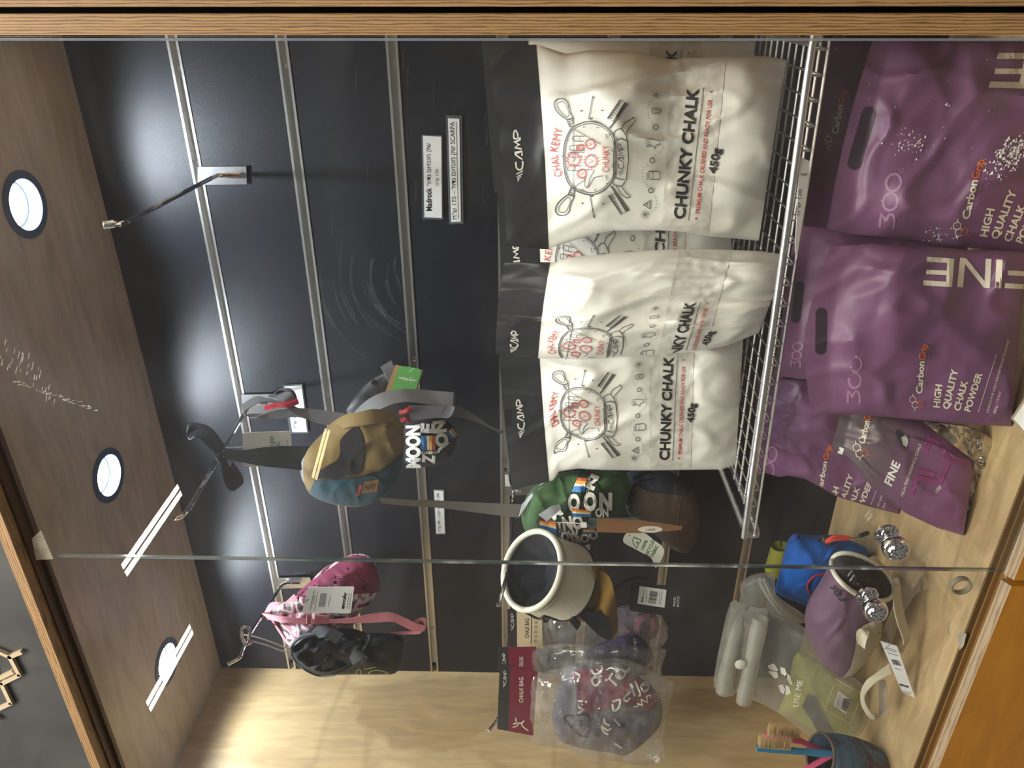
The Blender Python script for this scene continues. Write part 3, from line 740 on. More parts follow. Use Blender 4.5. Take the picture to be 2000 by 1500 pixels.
# ================================================================== wire basket shelf
bk = thing('wire_basket', 'zinc wire basket shelf hooked on the slat wall, holding the white chalk bags', 'basket', (-0.33, -0.02, -0.29))
FR, FLc = Vector((-0.046, -0.302, -0.2745)), Vector((-0.622, -0.345, -0.2775)); ZB = -0.2895
def fy(x): return FR.y + (FLc.y - FR.y) * (x - FR.x) / (FLc.x - FR.x)
MB().tube(cat_rom([FR + Vector((0, 0.06, -0.014)), FR + Vector((0.0, 0.02, -0.012)), FR + Vector((0, 0.003, -0.006)), FR + Vector((-0.006, 0, 0)), FR.lerp(FLc, 0.3), FR.lerp(FLc, 0.7), FLc + Vector((0.012, 0, 0)), FLc + Vector((0.002, 0.001, -0.003)), FLc + Vector((0, 0.001, -0.011)), FLc + Vector((0.001, 0.004, -0.0165)), FLc + Vector((0.004, 0.05, -0.0175)), FLc + Vector((0.01, 0.30, -0.0175))], 6), 0.0042, 10).build('front_rod', wire_m, bk)
MB().tube([(-0.612, -0.012, ZB + 0.014), (-0.615, -0.335, ZB + 0.012)], 0.0036, 8).build('side_rod', steel, bk)
MB().tube([(-0.05, -0.012, ZB + 0.014), (-0.05, -0.292, ZB + 0.012)], 0.0036, 8).build('side_rod', steel, bk)
for i in range(24):
    x = -0.055 - i * 0.0238
    y = fy(x); MB().tube([(x, -0.015, ZB + 0.03), (x, -0.018, ZB), (x, y + 0.004, ZB), (x, y - 0.001, ZB + 0.004), (x, y + 0.001, ZB + 0.0135)], 0.00135, 6).build('wire', wire_m, bk)
for j in range(12):
    k = j / 11; y0 = -0.03 + (-0.298 + 0.03) * k; y1 = -0.03 + (-0.341 + 0.03) * k
    MB().tube([(-0.048, y0, ZB - 0.0022), (-0.617, y1, ZB - 0.0022)], 0.0015, 6).build('wire', wire_m, bk)
for x in (-0.60, -0.12): MB().box((x, -0.014, -0.262), (x + 0.03, -0.0015, -0.29)).build('wall_bracket', steel, bk, smooth=False)

# ================================================================== white chunky chalk bags
bag_w = mat('white_bag_film', (0.80, 0.775, 0.71), 0.40, 0, 7, 0.05, 0.05, 120, 0.5)
bag_k = mat('black_bag_film', (0.032, 0.033, 0.037), 0.30, 0, 12, 0.25, 0.12, 60, 0.5)
def chunk_mat():
    m, nt, b = nodes('chalk_window'); N = nt.nodes; Lk = nt.links
    tc = N.new('ShaderNodeTexCoord'); v = N.new('ShaderNodeTexVoronoi'); v.inputs['Scale'].default_value = 85; n = N.new('ShaderNodeTexNoise'); n.inputs['Scale'].default_value = 40; n.inputs['Detail'].default_value = 6
    Lk.new(tc.outputs['Object'], v.inputs['Vector']); Lk.new(tc.outputs['Object'], n.inputs['Vector'])
    mx = N.new('ShaderNodeMixRGB'); mx.blend_type = 'MIX'; mx.inputs[0].default_value = 0.6; Lk.new(v.outputs['Distance'], mx.inputs[1]); Lk.new(n.outputs[0], mx.inputs[2])
    cr = N.new('ShaderNodeValToRGB'); e = cr.color_ramp.elements; e[0].position = 0.25; e[0].color = (0.78, 0.76, 0.71, 1); e[1].position = 0.62; e[1].color = (0.62, 0.59, 0.53, 1)
    Lk.new(mx.outputs[0], cr.inputs[0]); Lk.new(cr.outputs[0], b.inputs['Base Color']); b.inputs['Roughness'].default_value = 0.28
    bp = N.new('ShaderNodeBump'); bp.inputs['Strength'].default_value = 0.55; bp.inputs['Distance'].default_value = 0.003; Lk.new(mx.outputs[0], bp.inputs['Height']); Lk.new(bp.outputs[0], b.inputs['Normal'])
    return m
win_m = chunk_mat()
A = Pouch([(990, 480), (1068, 487), (1113, 472), (1160, 458), (1200, 450), (1290, 450), (1333, 453), (1400, 463), (1482, 470)],
          [(950, 90), (1050, 87), (1105, 105), (1150, 98), (1240, 100), (1310, 116), (1420, 109), (1500, 110), (1536, 117)], (-0.195, -0.195, -0.215, -0.215), 0.042, 0.165, 0.015, 1, -6, wk=2.8)
zc = lambda x, y: (1000 + x / 3, y / 3)
def camp_logo(P, p0, p1, h, col, w=0.15):
    """fan of bars and the angular four letter wordmark, in a frame 1 wide"""
    fr = P.frame(p0, p1, h); W = w * h
    for k, (x, l) in enumerate(((0.0, 0.35), (0.05, 0.65), (0.10, 0.9), (0.155, 1.0))):
        P.stroke([fr(x + 0.03 * (1 - l), 1.0 - (1 - l) * 0.2), fr(x + 0.055, 1.0 - l * 0.95)], W * 0.7, col)
    P.stroke([fr(0.39, 0.98), fr(0.29, 0.95), fr(0.235, 0.62), fr(0.25, 0.22), fr(0.33, 0.03), fr(0.40, 0.03)], W, col, sm=4)
    P.stroke([fr(0.43, 0.05), fr(0.53, 0.98), fr(0.56, 0.98), fr(0.585, 0.05), fr(0.50, 0.05)], W, col)
    P.stroke([fr(0.63, 0.05), fr(0.665, 0.95), fr(0.72, 0.35), fr(0.77, 0.95), fr(0.815, 0.1)], W, col)
    P.stroke([fr(0.845, 0.05), fr(0.84, 0.98), fr(0.96, 0.95), fr(0.99, 0.70), fr(0.93, 0.48), fr(0.86, 0.46)], W, col, sm=3)
def star(P, c, r, col, w, n=13):
    pts = []
    for k in range(2 * n):
        q = r if k % 2 == 0 else r * 0.72; a = math.pi * k / n; pts.append(zc(c[0] + q * math.cos(a), c[1] + q * math.sin(a)))
    P.stroke(pts, w, col, True); x, y = c
    P.stroke([zc(x - r * .3, y + r * .3), zc(x + r * .3, y), zc(x - r * .2, y - r * .3)], w * .8, col)
def chalk_print(P, all_=True):
    K, Rd, w = 'line', 'red', 1.7
    st = lambda pts, ww=w, c=K, cl=False, sm=0: P.stroke([zc(*p) for p in pts], ww, c, cl, sm)
    flask = [(355, 745), (420, 716), (485, 714), (545, 742), (590, 790), (606, 860), (606, 1000), (585, 1062), (540, 1112), (480, 1140), (420, 1136), (355, 1105), (315, 1045), (300, 950), (303, 850), (325, 785)]
    st(flask, 2.2, K, True, 4); st([(455 + (x - 455) * .94, 925 + (y - 925) * .94) for x, y in flask], 1.3, K, True, 4)
    for s in (0, 1):
        f = (lambda x, y: (x, y)) if not s else (lambda x, y: (x + 8, 1842 - y))
        st([f(*p) for p in [(352, 690), (335, 650), (325, 603), (300, 582), (262, 582), (245, 612), (262, 655), (318, 700)]], 2, K, True, 4)
        st([f(*p) for p in [(332, 668), (318, 625), (300, 598), (270, 600), (262, 618), (275, 645), (315, 685)]], 1.3, K, True, 4)
        st([f(*p) for p in [(318, 700), (352, 690), (358, 735), (338, 745)]], 1.6, K, True); st([f(328, 715), f(355, 705)], 1.3); st([f(333, 728), f(357, 719)], 1.3)
        st([f(*p) for p in [(570, 752), (676, 606)]], 3.0)
        st([f(*p) for p in [(560, 695), (632, 585), (664, 602), (592, 712)]], 2.2, K, True)
        for k in range(7): st([f(566 + 10 * k, 690 - 15.5 * k), f(588 + 8 * k, 694 - 14.5 * k)], 1.2)
        st([f(*p) for p in [(440 + 6, 700), (472, 565)]], 1.5); P.dot(zc(*f(458, 695)), 2.6, K); st([f(466, 580), f(472, 563), f(478, 580)], 1.4)
        for q in ((404, 650), (526, 647)): P.dot(zc(*f(*q)), 2, K, 5)
    st([(356, 760), (356, 1095)], 1.2); st([(356, 755), (515, 845)], 1.2); st([(356, 1100), (430, 1050)], 1.2)
    st([(448, 1075), (440, 1100), (480, 1040), (530, 1030)], 1.2)
    for q in ((418, 745), (498, 748), (570, 790), (325, 820), (292, 915), (322, 1040), (410, 1112), (485, 1112), (555, 1075)): P.dot(zc(*q), 1.5, K, 5)
    for fx, fy_, l in ((352, 812, 70), (335, 866, 95), (330, 905, 90), (325, 985, 80)):
        st([(fx + l, fy_ - 12), (fx + 8, fy_ - 13), (fx, fy_), (fx + 8, fy_ + 15), (fx + l - 5, fy_ + 16)], 1.3, K, False, 3); st([(fx + 40, fy_ - 12), (fx + 40, fy_ + 14)], 1)
    st([(395, 1000), (440, 995), (478, 1000), (455, 1040), (440, 1100), (425, 1085), (420, 1035)], 1.3, K, False, 3)
    for c, r in (((358, 935), 44), ((456, 845), 33), ((460, 945), 42), ((406, 1018), 30), ((398, 865), 20)): star(P, c, r, Rd, 1.5)
    P.text('CHAL', zc(292, 1030), zc(262, 905), 15, Rd, 0.0); P.text('KEMY', zc(262, 893), zc(293, 755), 15, Rd, 0.0)
    P.text('CHUNKY', zc(566, 1008), zc(566, 853), 13, Rd, 0.0)
    for y in (800, 1040): st([(548, y - 15), (555, y + 15)], 1.4)
    st([(600, 820), (640, 812), (676, 828), (682, 935), (668, 1055), (635, 1052), (597, 1040), (592, 930)], 2, K, True)
    st([(600, 818), (595, 790), (602, 768), (640, 755), (668, 800), (672, 826)], 1.8, K, False, 3); st([(640, 755), (660, 720), (705, 695), (705, 685), (722, 705), (690, 745), (668, 775), (668, 800)], 1.6, K, False, 3)
    st([(597, 1040), (585, 1062), (600, 1085), (640, 1090), (662, 1060)], 1.8, K, False, 3); st([(640, 1090), (665, 1130), (690, 1150), (672, 1160), (640, 1140), (605, 1085)], 1.6, K, False, 3)
    camp_logo(P, zc(655, 1035), zc(650, 840), 10.5, K, 0.17)
    for s in (-1, 1): st([(585, 925 + s * 55), (600, 925 + s * 62)], 1.2); st([(578, 925 + s * 48), (592, 925 + s * 36)], 1.2)
    # row of small icons
    def sun(c):
        P.ring(zc(*c), 3.4, 1.4, K); P.dot(zc(*c), 1.5, K)
        for k in range(8): a = k * math.pi / 4; st([(c[0] + 17 * math.cos(a), c[1] + 17 * math.sin(a)), (c[0] + 28 * math.cos(a), c[1] + 28 * math.sin(a))], 1)
    sun((845, 557)); sun((778, 1257))
    st([(818, 650), (825, 635), (862, 635), (872, 650), (860, 668), (845, 660), (828, 668)], 1.5, K, True, 3); st([(828, 650), (858, 646), (862, 652)], 1.1)
    P.ring(zc(841, 746), 4.8, 1.7, K); P.ring(zc(821, 940), 4.8, 1.6, K); P.ring(zc(813, 1116), 4.6, 1.7, K)
    st([(865, 825), (845, 822), (815, 812), (782, 815), (812, 826), (778, 828), (810, 838), (777, 842), (812, 848), (785, 858), (825, 856), (838, 872), (843, 850), (866, 848)], 1.3, K, True)
    st([(802, 1003), (858, 1003), (868, 1015), (868, 1042), (858, 1052), (812, 1052), (802, 1040)], 1.4, K, True); st([(792, 1012), (790, 1050), (800, 1056)], 1.4); st([(825, 1003), (825, 1050)], 1.1)
    st([(810, 1175), (808, 1225), (770, 1200)], 1.6, K, True); st([(790, 1188), (795, 1200), (786, 1210)], 1.1)
    P.dots([zc(*p) for p in [(840, 590), (805, 600), (795, 650), (812, 710), (830, 728)]], 1, K, 5); P.dots([zc(*p) for p in [(850, 765), (880, 800), (882, 870), (840, 910), (826, 922)]], 1, K, 5)
    P.dots([zc(*p) for p in [(810, 955), (770, 990), (765, 1040), (795, 1095)]], 1, K, 5); P.dots([zc(*p) for p in [(825, 1130), (845, 1170), (840, 1220), (800, 1250)]], 1, K, 5)
    # words
    P.text('CHUNKY CHALK', zc(1010, 1287), zc(1091, 520), 21, 'black', 0.035)
    st([(1034, 1292), (1122, 513)], 1.3)
    P.text('PREMIUM CHALK CRUSHED AND READY FOR USE', zc(1097, 1252), zc(1172, 588), 8, Rd, 0.012)
    for q in ((1078, 1281), (1165, 538)):
        for k in range(3): a = k * math.pi / 3; st([(q[0] - 7 * math.cos(a), q[1] - 7 * math.sin(a)), (q[0] + 7 * math.cos(a), q[1] + 7 * math.sin(a))], 1.2, Rd)
    P.text('450g', zc(1196, 1020), zc(1221, 872), 15, 'black', 0.035)
def mapper(src, dst, ds=0.0, ss=1.0):
    def f(x, y):
        s, t = src.inv(x, y); s = ds + s * ss
        p = dst.st2px(s, t); return (p.x, p.y)
    return f
def chunky_bag(S_, label, n=(64, 84), ds=0.0, ss=1.0, clip=None, hole=None):
    p = S_.frontst(0.5, 1.0); t = thing('chalk_bag', label, 'bag', (p.x, p.y + 0.01, ZB + 0.001), 'white bags of chunky chalk on the wire basket')
    h = S_.head
    b = MB(); S_.mesh(b, h - 0.004, 1.0, *n); b.build('body', bag_w, t)
    b = MB(); S_.mesh(b, 0.0, h, n[0], 110, 0.0007, fb=0.0007); b.build('header', bag_k, t)['label'] = 'black header strip'
    w = S_.patch(0.015, 0.985, 0.615, 0.80, 0.0006, 48, 20, 0.0012); w.build('clear_window', win_m, t)['label'] = 'clear window showing chalk chunks'
    P = Print(S_, mapper(A, S_, ds, ss)); chalk_print(P)
    P.done('front_print', t, 0.0016, 15, clip)
    P = Print(S_, mapper(A, S_, ds, ss)); camp_logo(P, zc(70, 1065), zc(50, 760), 14, 'white', 0.21); P.done('header_logo', t, 0.0014, 15, clip)
    return t
chunky_bag(A, 'white chunky chalk bag standing upright at the front right, nearest the plywood edge')
Dg = Pouch([(968, 690), (1040, 699), (1080, 701), (1150, 702), (1250, 695), (1350, 688), (1420, 675), (1482, 650)], [(985, 512), (1085, 512), (1110, 503), (1200, 494), (1300, 487), (1400, 487), (1480, 490), (1542, 498)], (-0.235, -0.215, -0.262, -0.25), 0.045, 0.16, 0.015, 5, 4, wk=2.8)
chunky_bag(Dg, 'crumpled white chalk bag in the middle, twisted left in front of the others', ds=-0.27, ss=0.92, clip=lambda x, y: Dg.inv(x, y)[0] > 0.012)
Eg = Pouch([(1000, 957), (1083, 938), (1092, 921), (1130, 915), (1180, 918), (1250, 919), (1330, 918), (1410, 917), (1437, 908)], [(972, 655), (1040, 660), (1100, 660), (1200, 655), (1300, 650), (1452, 650)], (-0.195, -0.185, -0.212, -0.20), 0.035, 0.165, 0.011, 9, 2, wk=2.8)
chunky_bag(Eg, 'white chunky chalk bag at the left end of the basket, beside the green chalk bag')
Cg = Pouch([(985, 635), (1050, 632), (1200, 628), (1330, 624), (1425, 618)], [(968, 318), (1050, 320), (1200, 325), (1330, 330), (1432, 338)], (-0.125, -0.125, -0.14, -0.14), 0.026, 0.17, 0.004, 13, wk=2.4)
chunky_bag(Cg, 'white chunky chalk bag at the back, showing between the front right and middle bags', (44, 54), -0.18, 1.21, lambda x, y: Cg.inv(x, y)[0] > 0.01)
Bg = Pouch([(965, 376), (1050, 374), (1200, 370), (1330, 368), (1468, 366)], [(940, 76), (1040, 75.5), (1200, 75), (1330, 75), (1474, 76)], (-0.085, -0.085, -0.10, -0.10), 0.03, 0.17, 0.004, 17, wk=2.4)
chunky_bag(Bg, 'white chunky chalk bag mostly hidden behind the front right bag, against the plywood edge', (44, 54), 0.10, 1.0, lambda x, y: Bg.inv(x, y)[0] < 0.99)
# euro hole in the left bag header
MB().add([Eg.front(*q, 0.0012) for q in ((986, 800), (999, 800), (999, 832), (986, 832))], [(0, 1, 2, 3)]).build('hang_hole', gap_m, [o for o in bpy.data.objects if o.get('label', '').startswith('white chunky chalk bag at the left end')][0], smooth=False)

# price strip clipped to the basket front
ps = thing('price_strip', 'white paper price strip hanging from the front rod of the wire basket', 'label', aty(1560, 400, -0.312))
F, _ = card([(1553, 490), (1562, 306), (1584, 316), (1557, 502)], [-0.3235, -0.309, -0.309, -0.3235], mat('paper_white', S(238, 236, 232), 0.6), 'paper', ps, 0.5)
P = Print(F); P.text('ח"ש 120', (1562, 420), (1566, 370), 6.5, 'black'); P.done('lettering', ps, 0.0003, 0)

# ================================================================== purple chalk powder bags
pur = mat('purple_bag_film', S(122, 80, 115), 0.38, 0, 9, 0.12, 0.05, 150, 0.5)
pur_d = ramp_mat('purple_bag_dusty', [(0.35, S(111, 72, 105)), (0.66, S(126, 84, 118)), (0.80, S(150, 108, 143))], 11, 0.40, 9, bump=0.05)
dust_m = mat('chalk_dust', S(222, 214, 214), 0.9)
zg = lambda x, y: (1500 + x / 3, 500 + y / 3)
G = Pouch([(1587, 818), (1620, 808), (1700, 812), (1790, 820), (1880, 828), (1975, 833)], [(1622, 482), (1700, 476), (1800, 482), (1900, 488), (2005, 492)], (-0.338, -0.325, -0.359, -0.330), 0.026, 0.10, 0.013, 21, 30, 0.5, 0.3, wk=2.5)
def hexa(P, c, r, col, w, a0=0.0, miss=None, tail=True):
    pts = [(c[0] + r * math.cos(a0 + k * math.pi / 3), c[1] + r * math.sin(a0 + k * math.pi / 3)) for k in range(6)]
    for k in range(6):
        if k != miss: P.stroke([pts[k], pts[(k + 1) % 6]], w, col)
    return pts
def molecule(P, c, r, w, tilt=0.0):
    h = r * 1.73
    pts = hexa(P, (c[0] - h * .5, c[1] - r * .2), r, 'cream', w, math.pi / 6 + tilt); P.stroke([pts[4], (pts[4][0] - r * .1, pts[4][1] - r * .7)], w, 'cream')
    pts = hexa(P, (c[0] - h * .1, c[1] + r * 1.3), r, 'cream', w, math.pi / 6 + tilt, 5); P.stroke([pts[1], (pts[1][0] - r * .1, pts[1][1] + r * .7)], w, 'cream')
    pts = hexa(P, (c[0] + h * .6, c[1] + r * 1.1), r, 'orange', w, math.pi / 6 + tilt, 1); P.stroke([pts[0], (pts[0][0] + r * .6, pts[0][1] + r * .3)], w, 'orange')
def grip_print(P, fine=True, lower=True):
    T = lambda s, a, b, h, c, bo=0.0: P.text(s, zg(*a), zg(*b), h, c, bo)
    def digit_frame(p0, p1, h): return P.frame(zg(*p0), zg(*p1), h)
    f = digit_frame((540, 872), (562, 588), 25); W = 4.4
    P.stroke([f(.02, .95), f(.27, .95), f(.14, .58), f(.24, .50), f(.27, .22), f(.17, .04), f(.02, .04)], W, 'mauve', sm=2)
    for x in (.49, .83): P.stroke([f(x + .155 * math.cos(k * .5236), .5 + .47 * math.sin(k * .5236)) for k in range(12)], W, 'mauve', True)
    T('G', (566, 586), (568, 562), 7.5, 'mauve')
    molecule(P, zg(868, 845), 6.8, 1.3, 0.1)
    T('Carbon', (905, 808), (921, 618), 12, 'cream', 0.03); T('Grip', (921, 614), (942, 520), 12, 'orange', 0.03)
    T("IT'S ALL ABOUT THE GRIP", (922, 800), (958, 530), 2.6, 'mauve')
    if lower:
        T('HIGH', (1006, 890), (1022, 755), 12.5, 'cream', 0.03); T('QUALITY', (1060, 900), (1115, 668), 12.5, 'cream', 0.03); T('CHALK', (1125, 910), (1172, 735), 12.5, 'cream', 0.03); T('POWDER', (1185, 915), (1257, 690), 12.5, 'cream', 0.03)
        P.stroke([zg(1232, 915), zg(1338, 580)], 1, 'cream'); T('DESIGN FOR HIGH PERFORMANCE TRAINING', (1292, 918), (1416, 495), 4.6, 'cream'); T('300g / 10.5oz', (1334, 925), (1366, 795), 5, 'cream')
    if fine:
        q = lambda pts: P.poly([zg(*p) for p in pts], 'cream')
        q([(1052, 12), (1092, 16), (1080, 182), (1044, 180)]); q([(932, 5), (1055, 12), (1053, 40), (930, 34)]); q([(930, 80), (1050, 86), (1049, 112), (928, 106)]); q([(915, 142), (1048, 150), (1046, 180), (911, 172)])
        q([(1126, 10), (1158, 12), (1144, 184), (1108, 182)]); q([(1276, 16), (1310, 18), (1300, 188), (1268, 186)]); q([(1126, 10), (1160, 12), (1302, 188), (1266, 187)])
        q([(1338, 20), (1376, 22), (1366, 190), (1330, 188)]); q([(1530, 30), (1566, 32), (1556, 198), (1522, 196)]); q([(1405, 84), (1530, 90), (1528, 118), (1403, 112)]); q([(1390, 158), (1530, 166), (1528, 194), (1386, 188)])
def slot_poly(c0, c1, r):
    a = Vector(c0); b = Vector(c1); d = (b - a).normalized(); k = Vector((-d.y, d.x)); ang = math.atan2(k.y, k.x)
    return [tuple(a + Vector((math.cos(ang + i * math.pi / 8), math.sin(ang + i * math.pi / 8))) * r) for i in range(9)] + [tuple(b + Vector((math.cos(ang + math.pi + i * math.pi / 8), math.sin(ang + math.pi + i * math.pi / 8))) * r) for i in range(9)]
def purple_bag(S_, label, m=pur_d, src=None, fine=True, lower=True, slot=None, n=(56, 68), clip=None, foot=None):
    p = S_.frontst(0.5, 1.0); t = thing('powder_bag', label, 'bag', (p.x, p.y + 0.01, ZF), 'purple bags of chalk powder on the cabinet floor')
    b = MB(); S_.mesh(b, 0, 1, *n); b.build('body', m, t)
    P = Print(S_, mapper(G, S_) if src is None else src); grip_print(P, fine, lower); P.done('front_print', t, 0.0006, 18, clip)
    if slot: outline_sheet(slot_poly(*slot), S_, 0.0006, mat('slot_dark', S(46, 28, 46), 0.5), 'handle_slot', t, 0.0006)
    return t
purple_bag(G, 'purple chalk powder bag front and centre, all of its lettering showing', slot=((1604, 612), (1603, 682), 11))
Fp = Pouch([(1615, 447), (1660, 457), (1750, 465), (1850, 480), (2035, 497)], [(1705, 76), (1800, 76), (1900, 76), (2070, 78)], (-0.288, -0.262, -0.302, -0.262), 0.026, 0.10, 0.013, 25, 8, 0.5, 0.3, wk=2.6)
# this bag's print sits higher: tie it to the measured words
def mapF(x, y):
    u, v = (x - 1500) * 3, (y - 500) * 3
    U = 90.4 + 1.351 * u + 0.00703 * v - 0.0001922 * u * v; Vv = 365.7 - 0.0666 * u + 1.1013 * v + 0.0001246 * u * v      # print of the centre bag, as it lies on this one
    return (1500 + U / 3, Vv / 3)
tF = purple_bag(Fp, 'purple chalk powder bag at the right with an open hand slot and spilt chalk', src=mapF, slot=((1669, 318), (1697, 222), 14), clip=lambda x, y: x < 2040)
def crumbs(S_, par, cx, cy_, rx, ry, n, seed, r0=0.0005, r1=0.0018, ang=0.0):
    rnd = random.Random(seed); mb = MB()
    for _ in range(n):
        a, b = rnd.gauss(0, 1), rnd.gauss(0, 1); x = cx + rx * a * math.cos(ang) - ry * b * math.sin(ang); y = cy_ + rx * a * math.sin(ang) + ry * b * math.cos(ang)
        c = S_.front(x, y, 0.0003); r = rnd.uniform(r0, r1) * rnd.random() ** 0.7
        mb.add([c + Vector((r, 0, 0)), c + Vector((-r * .6, 0, r * .9)), c + Vector((-r * .5, 0, -r)), c + Vector((0, -r * .8, 0))], [(0, 1, 3), (1, 2, 3), (2, 0, 3), (0, 2, 1)])
    o = mb.build('chalk_crumbs', dust_m, par, smooth=False); o['kind'] = 'stuff'; return o
crumbs(Fp, tF, 1972, 305, 22, 13, 260, 1, 0.0006, 0.003, -0.7); crumbs(Fp, tF, 1780, 282, 20, 14, 90, 2); crumbs(Fp, tF, 1835, 462, 14, 8, 50, 3); crumbs(Fp, tF, 1800, 280, 120, 90, 110, 4, 0.0003, 0.0009); crumbs(Fp, tF, 1852, 206, 3, 2, 5, 5, 0.001, 0.002)
Hp = Pouch([(1570, 448), (1700, 470), (1850, 486), (1960, 496)], [(1588, 80), (1700, 80), (1850, 80), (2010, 80)], (-0.085, -0.075, -0.10, -0.085), 0.02, 0.1, 0.004, 31, 6, wk=2.5)
def mapH(x, y):
    u, v = (x - 1500) * 3, (y - 500) * 3; return (1636 + (u - 905) * 0.33 + (808 - v) * 0.03, 262 - (808 - v) * 0.30)
purple_bag(Hp, 'purple chalk powder bag in shadow behind the right one, half a brand word showing', src=mapH, fine=False, lower=False, clip=lambda x, y: 78 < y < 430 and x > 1606)
Ip = Pouch([(1525, 735), (1600, 745), (1750, 770), (1860, 790)], [(1556, 440), (1700, 455), (1800, 470), (1890, 480)], (-0.262, -0.235, -0.285, -0.25), 0.02, 0.1, 0.006, 35, 10, wk=2.6)
def mapI(x, y):
    u, v = (x - 1500) * 3, (y - 500) * 3; return (1563 + (u - 540) * 0.26, 719 - (872 - v) * 0.178)
purple_bag(Ip, 'purple chalk powder bag behind the centre one, its top sticking up under the basket', src=mapI, fine=False, lower=False, slot=((1562, 558), (1554, 622), 9), clip=lambda x, y: x < 1600)
Jp = Pouch([(1478, 925), (1490, 922), (1522, 932), (1540, 929), (1573, 936), (1635, 970), (1700, 990), (1755, 1004)], [(1480, 735), (1600, 745), (1700, 760), (1775, 775)], (-0.145, -0.135, -0.197, -0.18), 0.02, 0.1, 0.010, 39, 4, wk=2.6)
def mapJ(x, y):
    u, v = (x - 1500) * 3, (y - 500) * 3; return (1605 + (u - 905) * 0.27 + (808 - v) * 0.035, 964 - (808 - v) * 0.33 + (u - 905) * 0.05)
purple_bag(Jp, 'purple chalk powder bag furthest left, behind the small tilted pouch', src=mapJ, fine=False, clip=lambda x, y: Jp.inv(x, y)[0] > 0.01 and x < 1760)

# small tilted pouch, dark above and purple below, with a clear foot
Kp = Pouch([(1624, 872), (1660, 897), (1700, 948), (1770, 1003), (1830, 1031), (1882, 1046)], [(1644, 800), (1700, 806), (1760, 812), (1800, 820), (1850, 842), (1906, 882)], (-0.292, -0.285, -0.345, -0.322), 0.022, 0.08, 0.006, 43, 0, 0.7, 0.4, wk=2.4)
def kmat():
    m, nt, b = nodes('small_pouch_film'); N = nt.nodes; Lk = nt.links
    tc = N.new('ShaderNodeTexCoord'); sp_ = N.new('ShaderNodeSeparateXYZ'); Lk.new(tc.outputs['Object'], sp_.inputs[0]); n = N.new('ShaderNodeTexNoise'); n.inputs['Scale'].default_value = 24; n.inputs['Detail'].default_value = 6; Lk.new(tc.outputs['Object'], n.inputs['Vector'])
    ad = N.new('ShaderNodeMath'); ad.operation = 'MULTIPLY_ADD'; ad.inputs[1].default_value = 0.02; Lk.new(n.outputs[0], ad.inputs[0]); Lk.new(sp_.outputs[2], ad.inputs[2])
    mr = N.new('ShaderNodeMapRange'); mr.inputs['From Min'].default_value = 0.05; mr.inputs['From Max'].default_value = 0.13; Lk.new(ad.outputs[0], mr.inputs['Value'])
    mx = N.new('ShaderNodeMixRGB'); mx.inputs[1].default_value = (*S(123, 77, 112), 1); mx.inputs[2].default_value = (*S(96, 82, 88), 1); Lk.new(mr.outputs[0], mx.inputs[0]); Lk.new(mx.outputs[0], b.inputs['Base Color']); b.inputs['Roughness'].default_value = 0.36
    return m
pk = thing('powder_pouch', 'small tilted grey and purple pouch of fine chalk with a clear window foot', 'bag', Kp.frontst(0.4, 1.0))
b = MB(); Kp.mesh(b, 0, 1, 52, 60); b.build('body', kmat(), pk)
gus = Blob([(1790, 822), (1850, 826), (1905, 838), (1950, 868), (1942, 885), (1925, 930), (1905, 985), (1893, 1038), (1882, 1046), (1886, 985), (1902, 920), (1895, 880), (1850, 846)], -0.335, 0.004, gx=-0.02, wr=0.004, seed=3, c=(1902, 900), wk=60)
b = MB(); gus.mesh(b, 12); b.build('clear_foot', ramp_mat('crumpled_foil', [(0.40, S(112, 100, 96)), (0.6, S(200, 190, 172))], 22, 0.16, 3, distort=1.5, bump=0.8, metal=0.85), pk)['label'] = 'crumpled clear foot'
zk = lambda x, y: (1620 + x / 5.556, 800 + y / 5.556)
P = Print(Kp); molecule(P, zk(335, 420), 8, 1.3, -0.2)
P.text('Carbon', zk(380, 378), zk(440, 130), 13, 'cream', 0.03, 0.1); P.text('Gr', zk(443, 124), zk(462, 40), 13, 'orange', 0.03)
P.text('FINE', zk(672, 835), zk(770, 590), 16, 'white', 0.03, 0.15); P.text('HIGH PERFORMANCE CHALK', zk(800, 945), zk(1005, 370), 6, 'cream', 0.0)
P.text('150gr', zk(1180, 910), zk(1215, 825), 7, 'cream')
for pts in ([(890, 920), (950, 740), (1200, 790), (1300, 560), (1480, 590)], [(1300, 560), (1190, 370), (1090, 310), (1040, 460)], [(970, 660), (1150, 710)]): P.stroke([zk(*p) for p in pts], 8.5, 'pink')
P.poly([zk(110, 405), zk(160, 425), zk(138, 490), zk(85, 470)], 'white')
P.done('front_print', pk, 0.0006, 18)
el = [zk(785 + 62 * math.cos(a) * 0.85 - 105 * math.sin(a) * -0.35, 318 + 105 * math.sin(a) + 62 * math.cos(a) * 0.35) for a in [k * math.pi / 12 for k in range(24)]]
outline_sheet(el, Kp, 0.0007, mat('oval_window', S(66, 64, 62), 0.2), 'oval_window', pk); outline_sheet([zk(780, 300), zk(830, 275), zk(858, 340), zk(840, 410), zk(800, 385)], Kp, 0.0011, mat('window_powder', S(190, 186, 184), 0.8), 'powder', pk)
